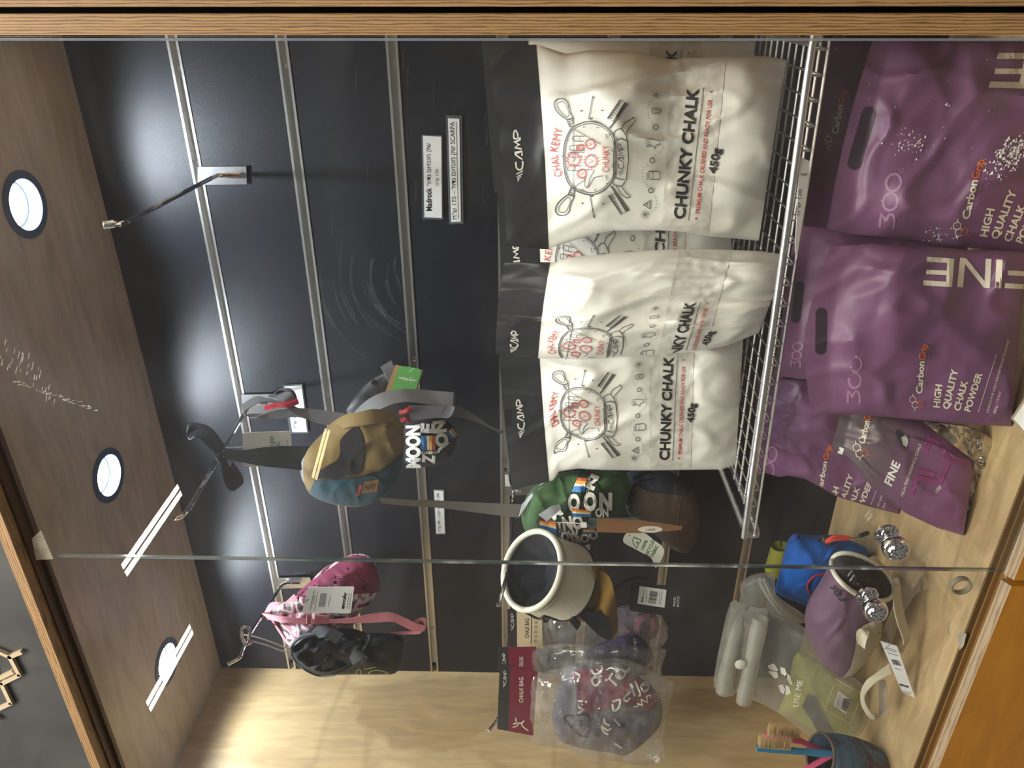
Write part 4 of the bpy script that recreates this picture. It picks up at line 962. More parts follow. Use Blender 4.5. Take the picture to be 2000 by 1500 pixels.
# laminated price card at the right edge of the floor
pc = thing('price_card', 'laminated white price card lying against the centre purple bag at the cabinet front', 'label', atz(2010, 810, ZF + 0.004))
def onfl(x, y, z): return atz(x, y, z)
qs = [onfl(1974, 817, ZF + 0.012), onfl(2012, 760, ZF + 0.02), onfl(2110, 830, ZF + 0.003), onfl(2040, 890, ZF + 0.002)]
m = MB(); n_ = (qs[1] - qs[0]).cross(qs[3] - qs[0]).normalized() * 0.0008; m.add(qs + [q + n_ for q in qs], [(0, 1, 2, 3), (7, 6, 5, 4), (0, 4, 5, 1), (1, 5, 6, 2), (2, 6, 7, 3), (3, 7, 4, 0)]); m.build('laminate', mat('laminate_clear', S(168, 158, 140), 0.25), pc, smooth=False)
c_ = sum(qs, Vector()) / 4; m = MB(); up_ = Vector((0, 0, 0.0013)); m.add([c_.lerp(q, 0.86) + up_ for q in qs], [(0, 1, 2, 3)]); m.build('paper', mat('paper_white', S(238, 236, 232), 0.6), pc, smooth=False)


# ================================================================== hooks on the slat wall
def hook(label, plate, path, x, r=0.0031, tipflag=False):
    """plate: px quad on the wall; path: pixels of the arm, which lies in the vertical plane at x"""
    P = [atx(*q, x) for q in path]
    t = thing('display_hook', label, 'hook', aty(*plate[2], -0.004))
    F = Flat(plate, -0.0025, 0.0022); mb = MB(); F.mesh(mb, 1.5); mb.build('plate', steel, t, smooth=False)
    P[0].y = min(P[0].y, -0.004)
    MB().tube(cat_rom(P, 5), r, 8).build('arm', chrome, t)
    d = (P[-1] - P[-2]).normalized(); MB().lathe(P[-1] - d * 0.001, d, [(0, 0), (r * 1.25, 0), (r * 1.25, 0.003), (0, 0.004)], 12).build('end_cap', chrome, t)
    MB().tube([P[0] + Vector((0, 0, 0.004)), P[0] + Vector((0, 0, -0.014))], 0.0042, 8).build('socket', chrome, t)
    if tipflag:
        a = P[-2]; b_ = P[-1]; mb = MB(); mb.tube([a + Vector((0, 0, 0.003)), b_ + Vector((0, -0.001, 0.003))], 0.0045, 10, flat=0.5); mb.build('label_clip', glassy('clear_clip', (0.95, 0.9, 0.82), 0.1, 1.5, wmax=0.2), t)
    return t
hook('empty metal hook alone on the right side of the top rail', [(386, 361), (386, 326), (481, 325), (482, 360)], [(452, 343), (430, 343), (415, 347), (258, 428), (228, 437), (207, 440)], -0.245, tipflag=True)
hook('metal hook on the top rail carrying the grey and black belts', [(473, 808), (471, 771), (562, 769), (565, 808)], [(505, 786), (490, 790), (480, 803), (440, 872), (395, 948), (364, 1000), (343, 1014)], -0.617)
hook('metal hook on the top rail carrying the pink chalk bag', [(545, 1150), (541, 1129), (606, 1128), (609, 1148)], [(572, 1138), (556, 1140), (545, 1150), (520, 1190), (488, 1240), (474, 1270), (468, 1284), (447, 1296)], -1.024)
hook('metal hook on the middle rail inside the rim of the cream chalk bucket', [(990, 968), (990, 948), (1050, 946), (1050, 966)], [(1003, 957), (1002, 985), (1000, 1030), (996, 1080), (988, 1130), (974, 1180)], aty(1003, 957, -0.004).x, 0.003)
hook('metal hook at the left end of the middle rail, holding the packaged chalk bags', [(996, 1236), (994, 1216), (1056, 1216), (1058, 1236)], [(1002, 1232), (994, 1250), (984, 1330), (978, 1385), (972, 1405), (956, 1426)], -1.129)

# price labels stuck on the slat wall
paper = mat('paper_white', S(238, 236, 232), 0.6)
lamc = mat('label_laminate', S(95, 98, 102), 0.18)
def wall_label(label, out, inn, prints):
    t = thing('price_label', label, 'label', aty(*out[3], -0.002))
    F = Flat(out, -0.0012, 0.001); mb = MB(); F.mesh(mb, 1.5); mb.build('laminate', lamc, t, smooth=False)
    F2 = Flat(inn, -0.0026, 0.0004); mb = MB(); F2.mesh(mb); mb.build('paper', paper, t, smooth=False)
    P = Print(F2); prints(P); P.done('lettering', t, 0.0003, 0); return t
wall_label('short white price label, its first word in heavy black, stuck on the wall', [(825, 428), (823, 263), (864, 264), (866, 429)], [(829, 424), (826, 265), (862, 267), (863, 426)],
           lambda P: (P.text('Madrock', (843, 412), (842, 367), 10.5, 'black', 0.03), P.text('לודג םויזנגמ קש', (842, 362), (840, 280), 8, 'black'), P.text('ח"ש 170', (857, 362), (856, 331), 6, 'black')))
wall_label('longest white price label with underlined lettering, stuck beside the shorter one', [(877, 438), (871, 225), (902, 226), (905, 437)], [(881, 434), (875, 231), (897, 232), (900, 433)],
           lambda P: (P.text('ח"ש 170 – לודג םויזנגמ קש', (892, 428), (888, 286), 8.5, 'black'), P.text('SCARPA', (888, 281), (887, 238), 8.5, 'black'), P.stroke([(895, 428), (891, 238)], 0.9, 'black')))
wall_label('white price label half crossed by the thin grey strap, below the rail', [(851, 1045), (846, 956), (868, 956), (871, 1044)], [(852, 1042), (848, 958), (866, 959), (869, 1042)],
           lambda P: P.text('ח"ש 99 – ןטק םויזנגמ קש', (861, 1038), (857, 963), 5.2, 'black'))
wall_label('shiny white price label crossed by the grey belt, beside the hook', [(566, 847), (552, 752), (591, 750), (603, 846)], [(571, 844), (556, 755), (589, 753), (600, 844)],
           lambda P: (P.text('ח"ש 170', (580, 836), (576, 806), 6, 'black'), P.poly([(574, 816), (573, 804), (578, 803), (579, 815)], 'black')))
rl = thing('rail_label', 'tiny white label clipped in the middle rail beside the left white bag', 'label', aty(990, 940, -0.004))
card([(987, 950), (986, 927), (992, 927), (997, 950)], -0.006, paper, 'paper', rl, 0.5); MB().box(aty(985, 914, -0.001), aty(990, 921, -0.006)).build('clip', gap_m, rl, smooth=False)

# ================================================================== teal and tan chalk bag with its belts (second hook)
web_g = fabric('grey_webbing', S(122, 122, 126), 0.7, 1400, 0.5, 0.2)
web_k = fabric('black_webbing', S(24, 25, 30), 0.6, 1400, 0.4, 0.25)
tan = fabric('tan_canvas', S(120, 100, 62), 0.9, 900, 0.4)
teal = fabric('teal_canvas', S(12, 60, 76), 0.75, 900, 0.3)
fleece = fabric('black_fleece', S(34, 34, 38), 0.95, 300, 0.6, 0.6)
redp = mat('red_plastic', S(178, 30, 48), 0.3)
tb = thing('chalk_bag', 'tan and teal chalk bag with black trim, hung sideways on the black belt', 'bag', aty(690, 985, -0.25))
T1 = Blob([(592, 905), (600, 880), (618, 858), (637, 840), (655, 822), (690, 808), (730, 800), (760, 803), (780, 818), (789, 850), (790, 880), (784, 912), (768, 945), (740, 975), (700, 990), (655, 986), (615, 972), (596, 950)], -0.262, 0.045, 0.55, wr=0.010, seed=2, wk=15)
b = MB(); T1.mesh(b, 20); b.build('body', tan, tb)
def zt(x, y): return (440 + x / 5.172, 720 + y / 5.172)
outline_sheet([(601, 948), (612, 939), (640, 936), (680, 934), (715, 931), (750, 920), (775, 900), (786, 886), (784, 915), (768, 946), (740, 975), (700, 989), (655, 985), (618, 973), (600, 956)], T1, 0.0026, teal, 'base_panel', tb, 0.0012, 12, 3, 'teal base panel')
outline_sheet([(613, 938), (650, 934), (700, 930), (740, 920), (768, 903), (786, 884), (786, 889), (772, 906), (742, 925), (700, 935), (650, 938), (614, 942)], T1, 0.0032, web_k, 'piping', tb, 0.001, 12, 0, 'black piping along the teal base')
outline_sheet([(616, 934), (626, 918), (646, 906), (660, 896), (664, 880), (664, 862), (672, 850), (690, 834), (700, 836), (708, 856), (711, 880), (708, 905), (700, 924), (670, 931), (640, 934)], T1, 0.0030, fleece, 'side_panel', tb, 0.0015, 10, 3, 'black fleece panel')
outline_sheet([(598, 950), (603, 930), (612, 912), (620, 920), (612, 945), (604, 960)], T1, 0.0030, tan, 'tab', tb, 0.0012, 10, 2)
outline_sheet([zt(1405, 1140), zt(1552, 1120), zt(1535, 1240), zt(1375, 1262)], T1, 0.0036, mat('leather_patch', S(128, 92, 52), 0.6, 0, 60, 0.2), 'leather_patch', tb, 0.0012, 10)
P = Print(T1); f = zt
P.stroke([f(1400, 1235), f(1425, 1180), f(1440, 1225), f(1470, 1170), f(1480, 1220), f(1520, 1170), f(1480, 1185)], 1.4, 'black', sm=2); P.done('patch_mark', tb, 0.0042, 12)
outline_sheet([zt(1355, 1175), zt(1385, 1175), zt(1352, 1285), zt(1318, 1280)], T1, 0.0036, redp, 'woven_label', tb, 0.001, 10, 0, 'red woven label')
ribbon([(640, 832, -0.262), (672, 812, -0.285), (700, 806, -0.297), (730, 800, -0.29), (762, 804, -0.268)], [(652, 850, -0.275), (676, 836, -0.30), (702, 832, -0.312), (735, 826, -0.31), (772, 824, -0.285)], tan, 'rim', tb, 0.003)
# grey strap end looped at the left of the body
ribbon([(645, 878, -0.262), (612, 880, -0.256), (592, 896, -0.25), (588, 925, -0.25), (598, 950, -0.256)], [(645, 900, -0.27), (622, 898, -0.268), (608, 908, -0.262), (600, 926, -0.262), (604, 955, -0.264)], fabric('pale_webbing', S(178, 180, 186), 0.7, 1400, 0.5), 'strap_end', tb)
ribbon([(438, 875, -0.225), (475, 879, -0.228), (520, 873, -0.232), (570, 871, -0.238), (625, 873, -0.25)], [(438, 897, -0.232), (475, 903, -0.235), (505, 909, -0.24), (550, 914, -0.245), (590, 918, -0.252)], web_k, 'belt', tb, label='black belt')
for A_, B_ in (([(428, 893, -0.223), (405, 870, -0.228), (385, 852, -0.232), (370, 858, -0.225), (366, 845, -0.215), (378, 833, -0.205), (410, 858, -0.205), (430, 890, -0.215)], [(440, 888, -0.213), (420, 868, -0.21), (400, 842, -0.205), (378, 836, -0.2), (366, 834, -0.195), (378, 826, -0.185), (412, 836, -0.185), (440, 872, -0.2)]),
               ([(432, 900, -0.225), (436, 930, -0.23), (444, 952, -0.232), (458, 958, -0.226), (462, 940, -0.215), (450, 912, -0.21)], [(440, 896, -0.212), (455, 925, -0.208), (466, 945, -0.205), (474, 945, -0.2), (472, 928, -0.195), (452, 900, -0.2)])):
    ribbon(A_, B_, web_k, 'belt_loop', tb)
MB().tube([aty(425, 888, -0.236), aty(432, 900, -0.236)], 0.006, 8, flat=0.7).build('belt_slider', mat('black_plastic', S(30, 30, 32), 0.35), tb)
kw = mat('kraft_tag', S(172, 140, 100), 0.8, 0, 40, 0.1); tagw = mat('tag_white', S(222, 220, 212), 0.6)
tg = thing('hang_tag', 'pale recycled fabric tag behind the black belt on the second hook', 'tag', aty(520, 915, -0.2))
F, _ = card([(474, 912), (474, 845), (568, 842), (572, 910)], [-0.20, -0.205, -0.205, -0.20], mat('tag_grey', S(196, 194, 190), 0.6), 'card', tg, 5)
P = Print(F); P.text('RECYCLED', (536, 905), (535, 852), 8, 'green', 0.02); P.text('FABRIC', (547, 893), (546, 862), 8, 'green', 0.02); P.text('WWW.100REC.COM', (563, 905), (562, 858), 2.6, 'green'); P.done('lettering', tg, 0.0003, 0)
cord([(475, 873, -0.206), (455, 874, -0.215), (440, 876, -0.225)], 0.0006, tagw, 'string', tg)

# ================================================================== black chalk bag of words, with grey belt and green tag
mb_ = thing('chalk_bag', 'black chalk bag printed with big white letters and rainbow stripes, behind the tan bag', 'bag', aty(835, 905, -0.1))
M1 = Blob([(795, 822), (830, 808), (862, 815), (885, 832), (893, 855), (885, 885), (868, 900), (845, 910), (815, 912), (792, 905), (784, 880), (786, 850)], -0.12, 0.035, 0.5, wr=0.004, seed=6)
blk = fabric('black_print_cotton', S(30, 30, 31), 0.85, 700, 0.3)
b = MB(); M1.mesh(b, 18); b.build('body', blk, mb_)
zm = lambda x, y: (660 + x / 5.882, 700 + y / 5.882)
P = Print(M1)
def word(s, a, b, h, bo=0.05): P.text(s, zm(*a), zm(*b), h, 'white', bo)
word('MOON', (940, 1260), (935, 770), 25, 0.06)
P.text('CLIMBING', zm(960, 1100), zm(1135, 1098), 5.5, 'white', 0.02)
P.text('Z', zm(1100, 1215), zm(1110, 1110), 22, 'white', 0.06); P.text('E', zm(1100, 860), zm(1105, 750), 24, 'white', 0.06)
P.text('ON', zm(1265, 1010), zm(1225, 705), 22, 'white', 0.06)
P.stroke([zm(1150, 1085), zm(1170, 1040), zm(1230, 1000), zm(1270, 960)], 5, 'white', sm=2); P.text('CLIMBING', zm(945, 755), zm(850, 770), 4, 'white', 0.01)
for k, (c, x0, x1) in enumerate((('blue', 950, 1020), ('white', 1020, 1045), ('sun', 1045, 1080), ('orange', 1080, 1118))): P.poly([zm(x0, 890), zm(x1, 890), zm(x1, 1060), zm(x0 + 5, 1050)], c)
for k, (c, t0, t1) in enumerate((('blue', 0, .4), ('white', .4, .6), ('sun', .6, 1))):
    a, b2, c2, d2 = [Vector(zm(*q)) for q in ((1240, 870), (1320, 790), (1372, 880), (1320, 930))]; P.poly([a.lerp(b2, t0), a.lerp(b2, t1), d2.lerp(c2, t1), d2.lerp(c2, t0)], c)
P.done('front_print', mb_, 0.0018, 14)
M2 = Blob([(676, 806), (685, 785), (700, 765), (720, 745), (745, 730), (770, 722), (800, 735), (820, 765), (828, 800), (800, 830), (750, 830), (700, 815)], -0.07, 0.012, 0.4, wr=0.002, seed=8)
b = MB(); M2.mesh(b, 12); b.build('back_flap', mat('black_coated', S(34, 32, 34), 0.5, 0, 20, 0.1, 0.2, 600), mb_)
MB().lathe(M2.front(731, 747, 0.0), (0, -1, 0), [(0, 0), (0.0052, 0), (0.0045, 0.002), (0.0028, 0.0022), (0.0024, 0.001), (0, 0.001)], 16).build('snap_button', mat('black_plastic', S(30, 30, 32), 0.35), mb_)
# grey belt: from the hook along the wall, around the bag, over to the right
ribbon([(478, 812, -0.165), (500, 813, -0.16), (540, 801, -0.15), (580, 797, -0.145), (630, 801, -0.14), (690, 810, -0.135)], [(472, 797, -0.155), (490, 815, -0.158), (540, 818, -0.155), (585, 815, -0.15), (625, 828, -0.15), (680, 834, -0.148)], web_g, 'belt', mb_, label='grey belt')
ribbon([(475, 806, -0.16), (500, 789, -0.155), (530, 785, -0.15), (560, 796, -0.148), (580, 806, -0.148)], [(473, 790, -0.15), (500, 775, -0.145), (525, 779, -0.14), (560, 788, -0.14), (584, 798, -0.14)], web_g, 'belt_turn', mb_)
ribbon([(565, 797, -0.15), (552, 785, -0.155), (537, 778, -0.15), (538, 766, -0.14), (555, 762, -0.135), (565, 772, -0.14), (566, 792, -0.15)], [(580, 790, -0.145), (570, 768, -0.14), (552, 765, -0.13), (548, 760, -0.125), (565, 759, -0.12), (576, 768, -0.125), (582, 788, -0.135)], web_g, 'belt_loop', mb_)
cord([(520, 798, -0.165), (540, 792, -0.168), (562, 790, -0.168), (582, 784, -0.16)], 0.0042, redp, 'buckle', mb_, label='red plastic clip')
ribbon([(677, 836, -0.165), (690, 808, -0.18), (715, 783, -0.19), (745, 767, -0.195), (780, 761, -0.192), (810, 760, -0.185), (845, 763, -0.18), (886, 766, -0.18)], [(694, 846, -0.172), (712, 822, -0.188), (735, 804, -0.20), (765, 790, -0.202), (795, 785, -0.20), (825, 788, -0.195), (850, 791, -0.19), (884, 793, -0.188)], web_g, 'strap', mb_, n=8, label='grey strap with a stitched end')
ribbon([(886, 766, -0.18), (889, 775, -0.172), (882, 792, -0.165), (850, 792, -0.16), (800, 792, -0.16)], [(884, 793, -0.188), (888, 797, -0.178), (878, 815, -0.168), (850, 816, -0.165), (800, 822, -0.165)], web_g, 'strap_fold', mb_)
ribbon([(870, 792, -0.163), (900, 795, -0.155), (930, 812, -0.145), (958, 832, -0.14), (984, 842, -0.135)], [(855, 815, -0.165), (890, 814, -0.157), (925, 822, -0.147), (952, 834, -0.142), (980, 848, -0.137)], web_g, 'strap_tail', mb_)
ribbon([(743, 717, -0.10), (752, 732, -0.11), (760, 752, -0.115), (768, 775, -0.12)], [(764, 704, -0.09), (772, 722, -0.10), (782, 745, -0.11), (788, 770, -0.115)], web_g, 'strap_keeper', mb_)
cord([(782, 806, -0.172), (795, 803, -0.175), (803, 797, -0.172)], 0.0042, redp, 'buckle', mb_, label='red plastic clip'); cord([(782, 822, -0.165), (792, 818, -0.17), (801, 824, -0.168)], 0.003, redp, 'buckle_prong', mb_, label='red plastic prong')
gt = thing('hang_tag', 'green and kraft paper tag on the grey strap near the wall', 'tag', aty(790, 760, -0.13))
zq = lambda x, y: (740 + x / 18.75, 700 + y / 18.75)
gq = [(745, 785), zq(600, 235), zq(1620, 430), (812, 770)]
F = Flat(gq, -0.135, 0.0006); mb = MB(); F.mesh(mb, 2); mb.build('kraft_card', kw, gt, smooth=False)
F2 = Flat(gq, -0.1362, 0.0005); mb = MB(); F2.mesh(mb, 0, 0, cat_rom([zq(*p) for p in [(900, 295), (1500, 400), (1540, 520), (1400, 1000), (1330, 1250), (600, 1350), (370, 1350), (530, 950), (700, 420)]], 5, True)); mb.build('green_card', mat('green_card', S(104, 176, 98), 0.5), gt, smooth=False)
P = Print(F2); P.text('rebgram', zq(720, 730), zq(1310, 850), 5, 'white', 0.03); P.dot(zq(1355, 780), 1, 'white')
P.stroke([zq(1110, 490), zq(1290, 350)], 1.3, 'white'); P.stroke([zq(1130, 720), zq(1180, 690), zq(1250, 700)], 0.9, 'white'); P.done('lettering', gt, 0.0003, 0)

# ================================================================== pink chalk bag (third hook)
pkb = thing('chalk_bag', 'pink and maroon camouflage chalk bag with a white shop tag', 'bag', aty(690, 1220, -0.1))
camo = ramp_mat('pink_camouflage', [(0, S(88, 40, 56)), (0.40, S(176, 112, 122)), (0.485, S(222, 206, 208)), (0.57, S(150, 132, 132)), (0.62, S(84, 58, 66))], 26, 0.8, 2, (1, 1, 1.6), 0.6, const=True)
mag = fabric('magenta_canvas', S(124, 48, 74), 0.7, 800, 0.3)
pinkw = fabric('pink_webbing', S(196, 120, 128), 0.65, 1400, 0.4)
K1 = Blob([(524, 1197), (545, 1180), (572, 1168), (600, 1142), (630, 1112), (660, 1094), (690, 1082), (722, 1086), (742, 1120), (739, 1152), (722, 1178), (700, 1200), (690, 1222), (660, 1228), (625, 1236), (600, 1248), (568, 1264), (548, 1240), (532, 1215)], -0.11, 0.04, 0.5, wr=0.007, seed=12, c=(645, 1180), wk=18)
b = MB(); K1.mesh(b, 18); b.build('body', camo, pkb)
zp = lambda x, y: (440 + x / 4.762, 1080 + y / 4.762)
outline_sheet([zp(660, 380), zp(800, 260), zp(950, 160), zp(1080, 70), zp(1180, 20), zp(1300, 30), zp(1400, 120), zp(1440, 250), zp(1425, 360), zp(1350, 365), zp(1320, 290), zp(1240, 200), zp(1180, 130), zp(1080, 170), zp(960, 240), zp(880, 290), zp(760, 330), zp(690, 400)], K1, 0.0042, mag, 'side_panel', pkb, 0.0012, 10, 2, 'plain magenta panel')
ribbon([(512, 1198, -0.10), (535, 1201, -0.155), (570, 1206, -0.168), (602, 1208, -0.165), (645, 1210, -0.16), (690, 1206, -0.155), (730, 1198, -0.15), (762, 1196, -0.148), (790, 1206, -0.145), (815, 1218, -0.143), (832, 1222, -0.14)],
       [(524, 1210, -0.10), (545, 1213, -0.16), (580, 1218, -0.172), (602, 1219, -0.17), (645, 1217, -0.163), (690, 1217, -0.158), (730, 1216, -0.155), (765, 1214, -0.152), (785, 1222, -0.148), (808, 1232, -0.146), (828, 1232, -0.142)], pinkw, 'strap', pkb, n=8)
ribbon([(832, 1221, -0.14), (830, 1208, -0.13), (818, 1208, -0.125), (800, 1220, -0.13)], [(828, 1232, -0.142), (833, 1226, -0.128), (822, 1212, -0.12), (806, 1228, -0.125)], pinkw, 'strap_loop', pkb)
ribbon([(829, 1229, -0.142), (815, 1232, -0.138), (790, 1233, -0.135), (762, 1235, -0.135)], [(820, 1238, -0.145), (805, 1239, -0.14), (785, 1239, -0.137), (765, 1238, -0.136)], pinkw, 'strap_tail', pkb)
ribbon([(516, 1198, -0.10), (528, 1178, -0.105), (545, 1176, -0.115), (556, 1180, -0.12)], [(524, 1200, -0.115), (536, 1196, -0.12), (550, 1190, -0.13), (562, 1188, -0.13)], pinkw, 'hang_loop', pkb)
ribbon([(553, 1180, -0.125), (575, 1160, -0.13)], [(562, 1188, -0.13), (582, 1172, -0.14)], pinkw, 'loop_end', pkb)
for x0, x1 in ((599, 607), (615, 643)): ribbon([(x0, 1201, -0.175), (x1, 1203, -0.173)], [(x0, 1219, -0.178), (x1, 1217, -0.176)], fabric('rose_webbing', S(160, 92, 96), 0.6), 'strap_slider', pkb, 0.004)
ribbon([(531, 1212, -0.128), (550, 1240, -0.12), (567, 1264, -0.112)], [(534, 1210, -0.13), (553, 1238, -0.123), (570, 1262, -0.115)], pinkw, 'piping', pkb, 0.003)
et = thing('hang_tag', 'white barcode tag on the pink camouflage bag', 'tag', aty(640, 1197, -0.18))
F, _ = card([(590, 1197), (601, 1147), (692, 1146), (685, 1198)], -0.19, mat('tag_white2', S(228, 228, 230), 0.45), 'card', et, 3)
ze = lambda x, y: (580 + x / 16.667, 1130 + y / 16.667)
P = Print(F); P.text('evolv', ze(1530, 1000), ze(1625, 455), 6.6, 'black', 0.05); P.lines(ze(425, 1030), ze(560, 380), 1, 3, 1.6, 'grey', 1); P.lines(ze(520, 850), ze(580, 560), 1, 3, 1.3, 'grey', 2); P.lines(ze(570, 1030), ze(690, 380), 1, 3, 1.2, 'grey', 3)
P.barcode([ze(690, 930), ze(770, 470), ze(980, 470), ze(910, 930)], 'grey', 4); P.lines(ze(1025, 900), ze(1090, 520), 1, 3, 1.1, 'grey', 5); P.lines(ze(1620, 970), ze(1700, 470), 1, 3, 1.2, 'grey', 6); P.lines(ze(1690, 1000), ze(1770, 470), 1, 3, 1.2, 'grey', 7); P.dot(ze(345, 695), 1.2, 'black'); P.done('lettering', et, 0.0003, 0)
cord([(601, 1171, -0.193), (590, 1180, -0.19), (580, 1188, -0.17)], 0.0004, mat('black_plastic', S(30, 30, 32), 0.35), 'string', et)

# ================================================================== black chalk bag with wide mouth, left end of the wall
bkb = thing('chalk_bag', 'black chalk bag, wide open mouth, hanging by a white cord near the side wall', 'bag', aty(680, 1310, -0.12))
nyl = mat('black_nylon', S(18, 19, 24), 0.6, 0, 30, 0.2, 0.3, 90, 0.3); nyl2 = mat('black_lining', S(18, 19, 24), 0.8, 0, 30, 0.3, 0.6, 60, 0.2)
B1 = Blob([(567, 1262), (580, 1246), (605, 1236), (650, 1234), (700, 1237), (745, 1236), (785, 1243), (787, 1268), (782, 1300), (770, 1316), (735, 1318), (700, 1317), (665, 1318), (625, 1319), (595, 1307), (574, 1285)], -0.135, 0.045, 0.5, wr=0.007, seed=20, c=(680, 1278), wk=20)
b = MB(); B1.mesh(b, 18); b.build('body', nyl, bkb)
mouth = [(569, 1265), (582, 1248), (606, 1238), (650, 1238), (690, 1240), (722, 1242), (714, 1262), (700, 1285), (690, 1300), (660, 1315), (625, 1319), (596, 1307), (575, 1287)]
MB().tube([B1.front(p.x, p.y, 0.002) for p in cat_rom(V2(mouth), 4, True)], 0.0028, 8, True).build('rim', mat('black_binding', S(52, 54, 62), 0.7), bkb)
outline_sheet([(572, 1268), (584, 1254), (606, 1243), (650, 1243), (700, 1246), (712, 1258), (690, 1290), (658, 1308), (626, 1312), (600, 1302), (580, 1286)], Skin(lambda x, y: -0.172 + 0.007 * math.sin(x * 0.11) * math.sin(y * 0.16) - 0.004 * math.sin((x + y) * 0.2)), 0.0, nyl2, 'lining', bkb, 0.001, 6, 2)
ribbon([(609, 1232, -0.19), (622, 1222, -0.20), (640, 1224, -0.205)], [(624, 1246, -0.20), (640, 1242, -0.21), (655, 1236, -0.212)], fabric('buckle_webbing', S(48, 50, 57), 0.6, 1500, 0.6), 'webbing', bkb)
MB().add([aty(x, y, d) for x, y, d in ((634, 1243, -0.205), (648, 1226, -0.205), (672, 1238, -0.21), (656, 1258, -0.21))] + [aty(x, y, d - 0.008) for x, y, d in ((634, 1243, -0.205), (648, 1226, -0.205), (672, 1238, -0.21), (656, 1258, -0.21))], [(0, 1, 2, 3), (7, 6, 5, 4), (0, 4, 5, 1), (1, 5, 6, 2), (2, 6, 7, 3), (3, 7, 4, 0)]).build('buckle', mat('buckle_plastic', S(28, 29, 33), 0.5), bkb, smooth=False)
ribbon([(655, 1226, -0.20), (690, 1228, -0.195), (718, 1238, -0.185)], [(668, 1240, -0.205), (690, 1243, -0.20), (706, 1250, -0.19)], web_k, 'belt_end', bkb)
ribbon([(682, 1284, -0.185), (690, 1272, -0.195), (702, 1270, -0.195), (712, 1276, -0.19), (704, 1290, -0.185)], [(690, 1298, -0.188), (706, 1288, -0.20), (715, 1280, -0.20), (717, 1288, -0.19), (708, 1296, -0.185)], fabric('loop_webbing', S(42, 43, 48), 0.6), 'loop', bkb)
cord([(478, 1240, -0.20), (500, 1244, -0.185), (530, 1254, -0.17), (560, 1266, -0.15), (568, 1268, -0.145)], 0.0011, tagw, 'cord', bkb); cord([(492, 1252, -0.20), (520, 1260, -0.18), (550, 1271, -0.16), (568, 1272, -0.145)], 0.0011, tagw, 'cord', bkb)
cord([(472, 1228, -0.20), (480, 1224, -0.195), (488, 1232, -0.195), (486, 1248, -0.20), (490, 1254, -0.205), (480, 1258, -0.205), (473, 1245, -0.205)], 0.0028, chrome, 'cord_ring', bkb, 5, True)
P = Print(B1); zb = lambda x, y: (440 + x / 4.762, 1080 + y / 4.762)
P.ring(zb(1240, 1110), 5, 1.4, 'yellowgrey'); P.stroke([zb(1290, 1080), zb(1340, 1075), zb(1400, 1060)], 1.2, 'yellowgrey', sm=3); P.stroke([zb(1330, 1115), zb(1400, 1090), zb(1480, 1105), zb(1520, 1125), zb(1440, 1130), zb(1360, 1130)], 1.2, 'yellowgrey', True, 3); P.done('logo', bkb, 0.0015, 10)

# ================================================================== green chalk bag of words
grn = fabric('green_canvas', S(64, 92, 58), 0.85, 700, 0.35)
gb = thing('chalk_bag', 'green chalk bag with white and rainbow lettering on a grey strap, beside the basket', 'bag', aty(1160, 1050, -0.12))
G1 = Blob([(1018, 1012), (1022, 985), (1035, 958), (1062, 937), (1090, 925), (1130, 919), (1175, 918), (1222, 924), (1229, 955), (1220, 990), (1205, 1025), (1178, 1052), (1135, 1066), (1090, 1060), (1050, 1046), (1028, 1040)], -0.14, 0.05, 0.5, wr=0.011, seed=30, c=(1125, 990), wk=15)
b = MB(); G1.mesh(b, 20); b.build('body', grn, gb)
zv = lambda x, y: (960 + x / 4.286, 900 + y / 4.286)
outline_sheet([zv(760, 70), zv(830, 100), zv(900, 220), zv(1020, 400), zv(980, 480), zv(900, 620), zv(760, 730), zv(640, 690), zv(520, 620), zv(400, 560), zv(370, 510), zv(430, 430), zv(560, 380), zv(640, 320), zv(690, 180)], G1, 0.0026, fabric('dark_green_print', S(40, 56, 38), 0.85, 700), 'print_panel', gb, 0.001, 12, 0)
P = Print(G1)
# letters run down the bag: each reads along the image
for ch, (x, y), w_, h_ in (('O', (640, 350), 100, 30), ('O', (770, 345), 110, 32), ('N', (900, 340), 110, 30)): P.text(ch, zv(x, y + 65), zv(x + w_, y + 65), h_, 'white', 0.06)
P.text('N', zv(850, 250), zv(900, 130), 15, 'white', 0.06); P.text('CLIMBING', zv(815, 270), zv(830, 135), 5.5, 'white', 0.01)
P.text('NO', zv(600, 580), zv(770, 560), 24, 'white', 0.06); P.text('OW', zv(590, 680), zv(740, 650), 18, 'white', 0.06); P.text('ON', zv(870, 470), zv(980, 465), 16, 'white', 0.05); P.text('MOO', zv(690, 715), zv(900, 640), 15, 'white', 0.05); P.text('CLIMB', zv(590, 600), zv(575, 520), 5, 'white', 0.01); P.text('ING', zv(830, 470), zv(835, 415), 5, 'white', 0.01); P.text('M', zv(520, 500), zv(600, 440), 16, 'white', 0.05)
def rainbow(q):
    a, b2, c2, d2 = [Vector(zv(*p)) for p in q]
    for c, t0, t1 in (('orange', 0, .22), ('sun', .22, .42), ('white', .42, .6), ('blue', .6, 1)): P.poly([a.lerp(d2, t0), b2.lerp(c2, t0), b2.lerp(c2, t1), a.lerp(d2, t1)], c)
rainbow(((720, 140), (800, 145), (780, 265), (668, 258))); rainbow(((670, 395), (815, 415), (815, 470), (680, 470))); rainbow(((405, 500), (540, 515), (545, 610), (400, 560))); rainbow(((770, 570), (870, 570), (860, 610), (760, 615)))
P.done('front_print', gb, 0.0042, 12)
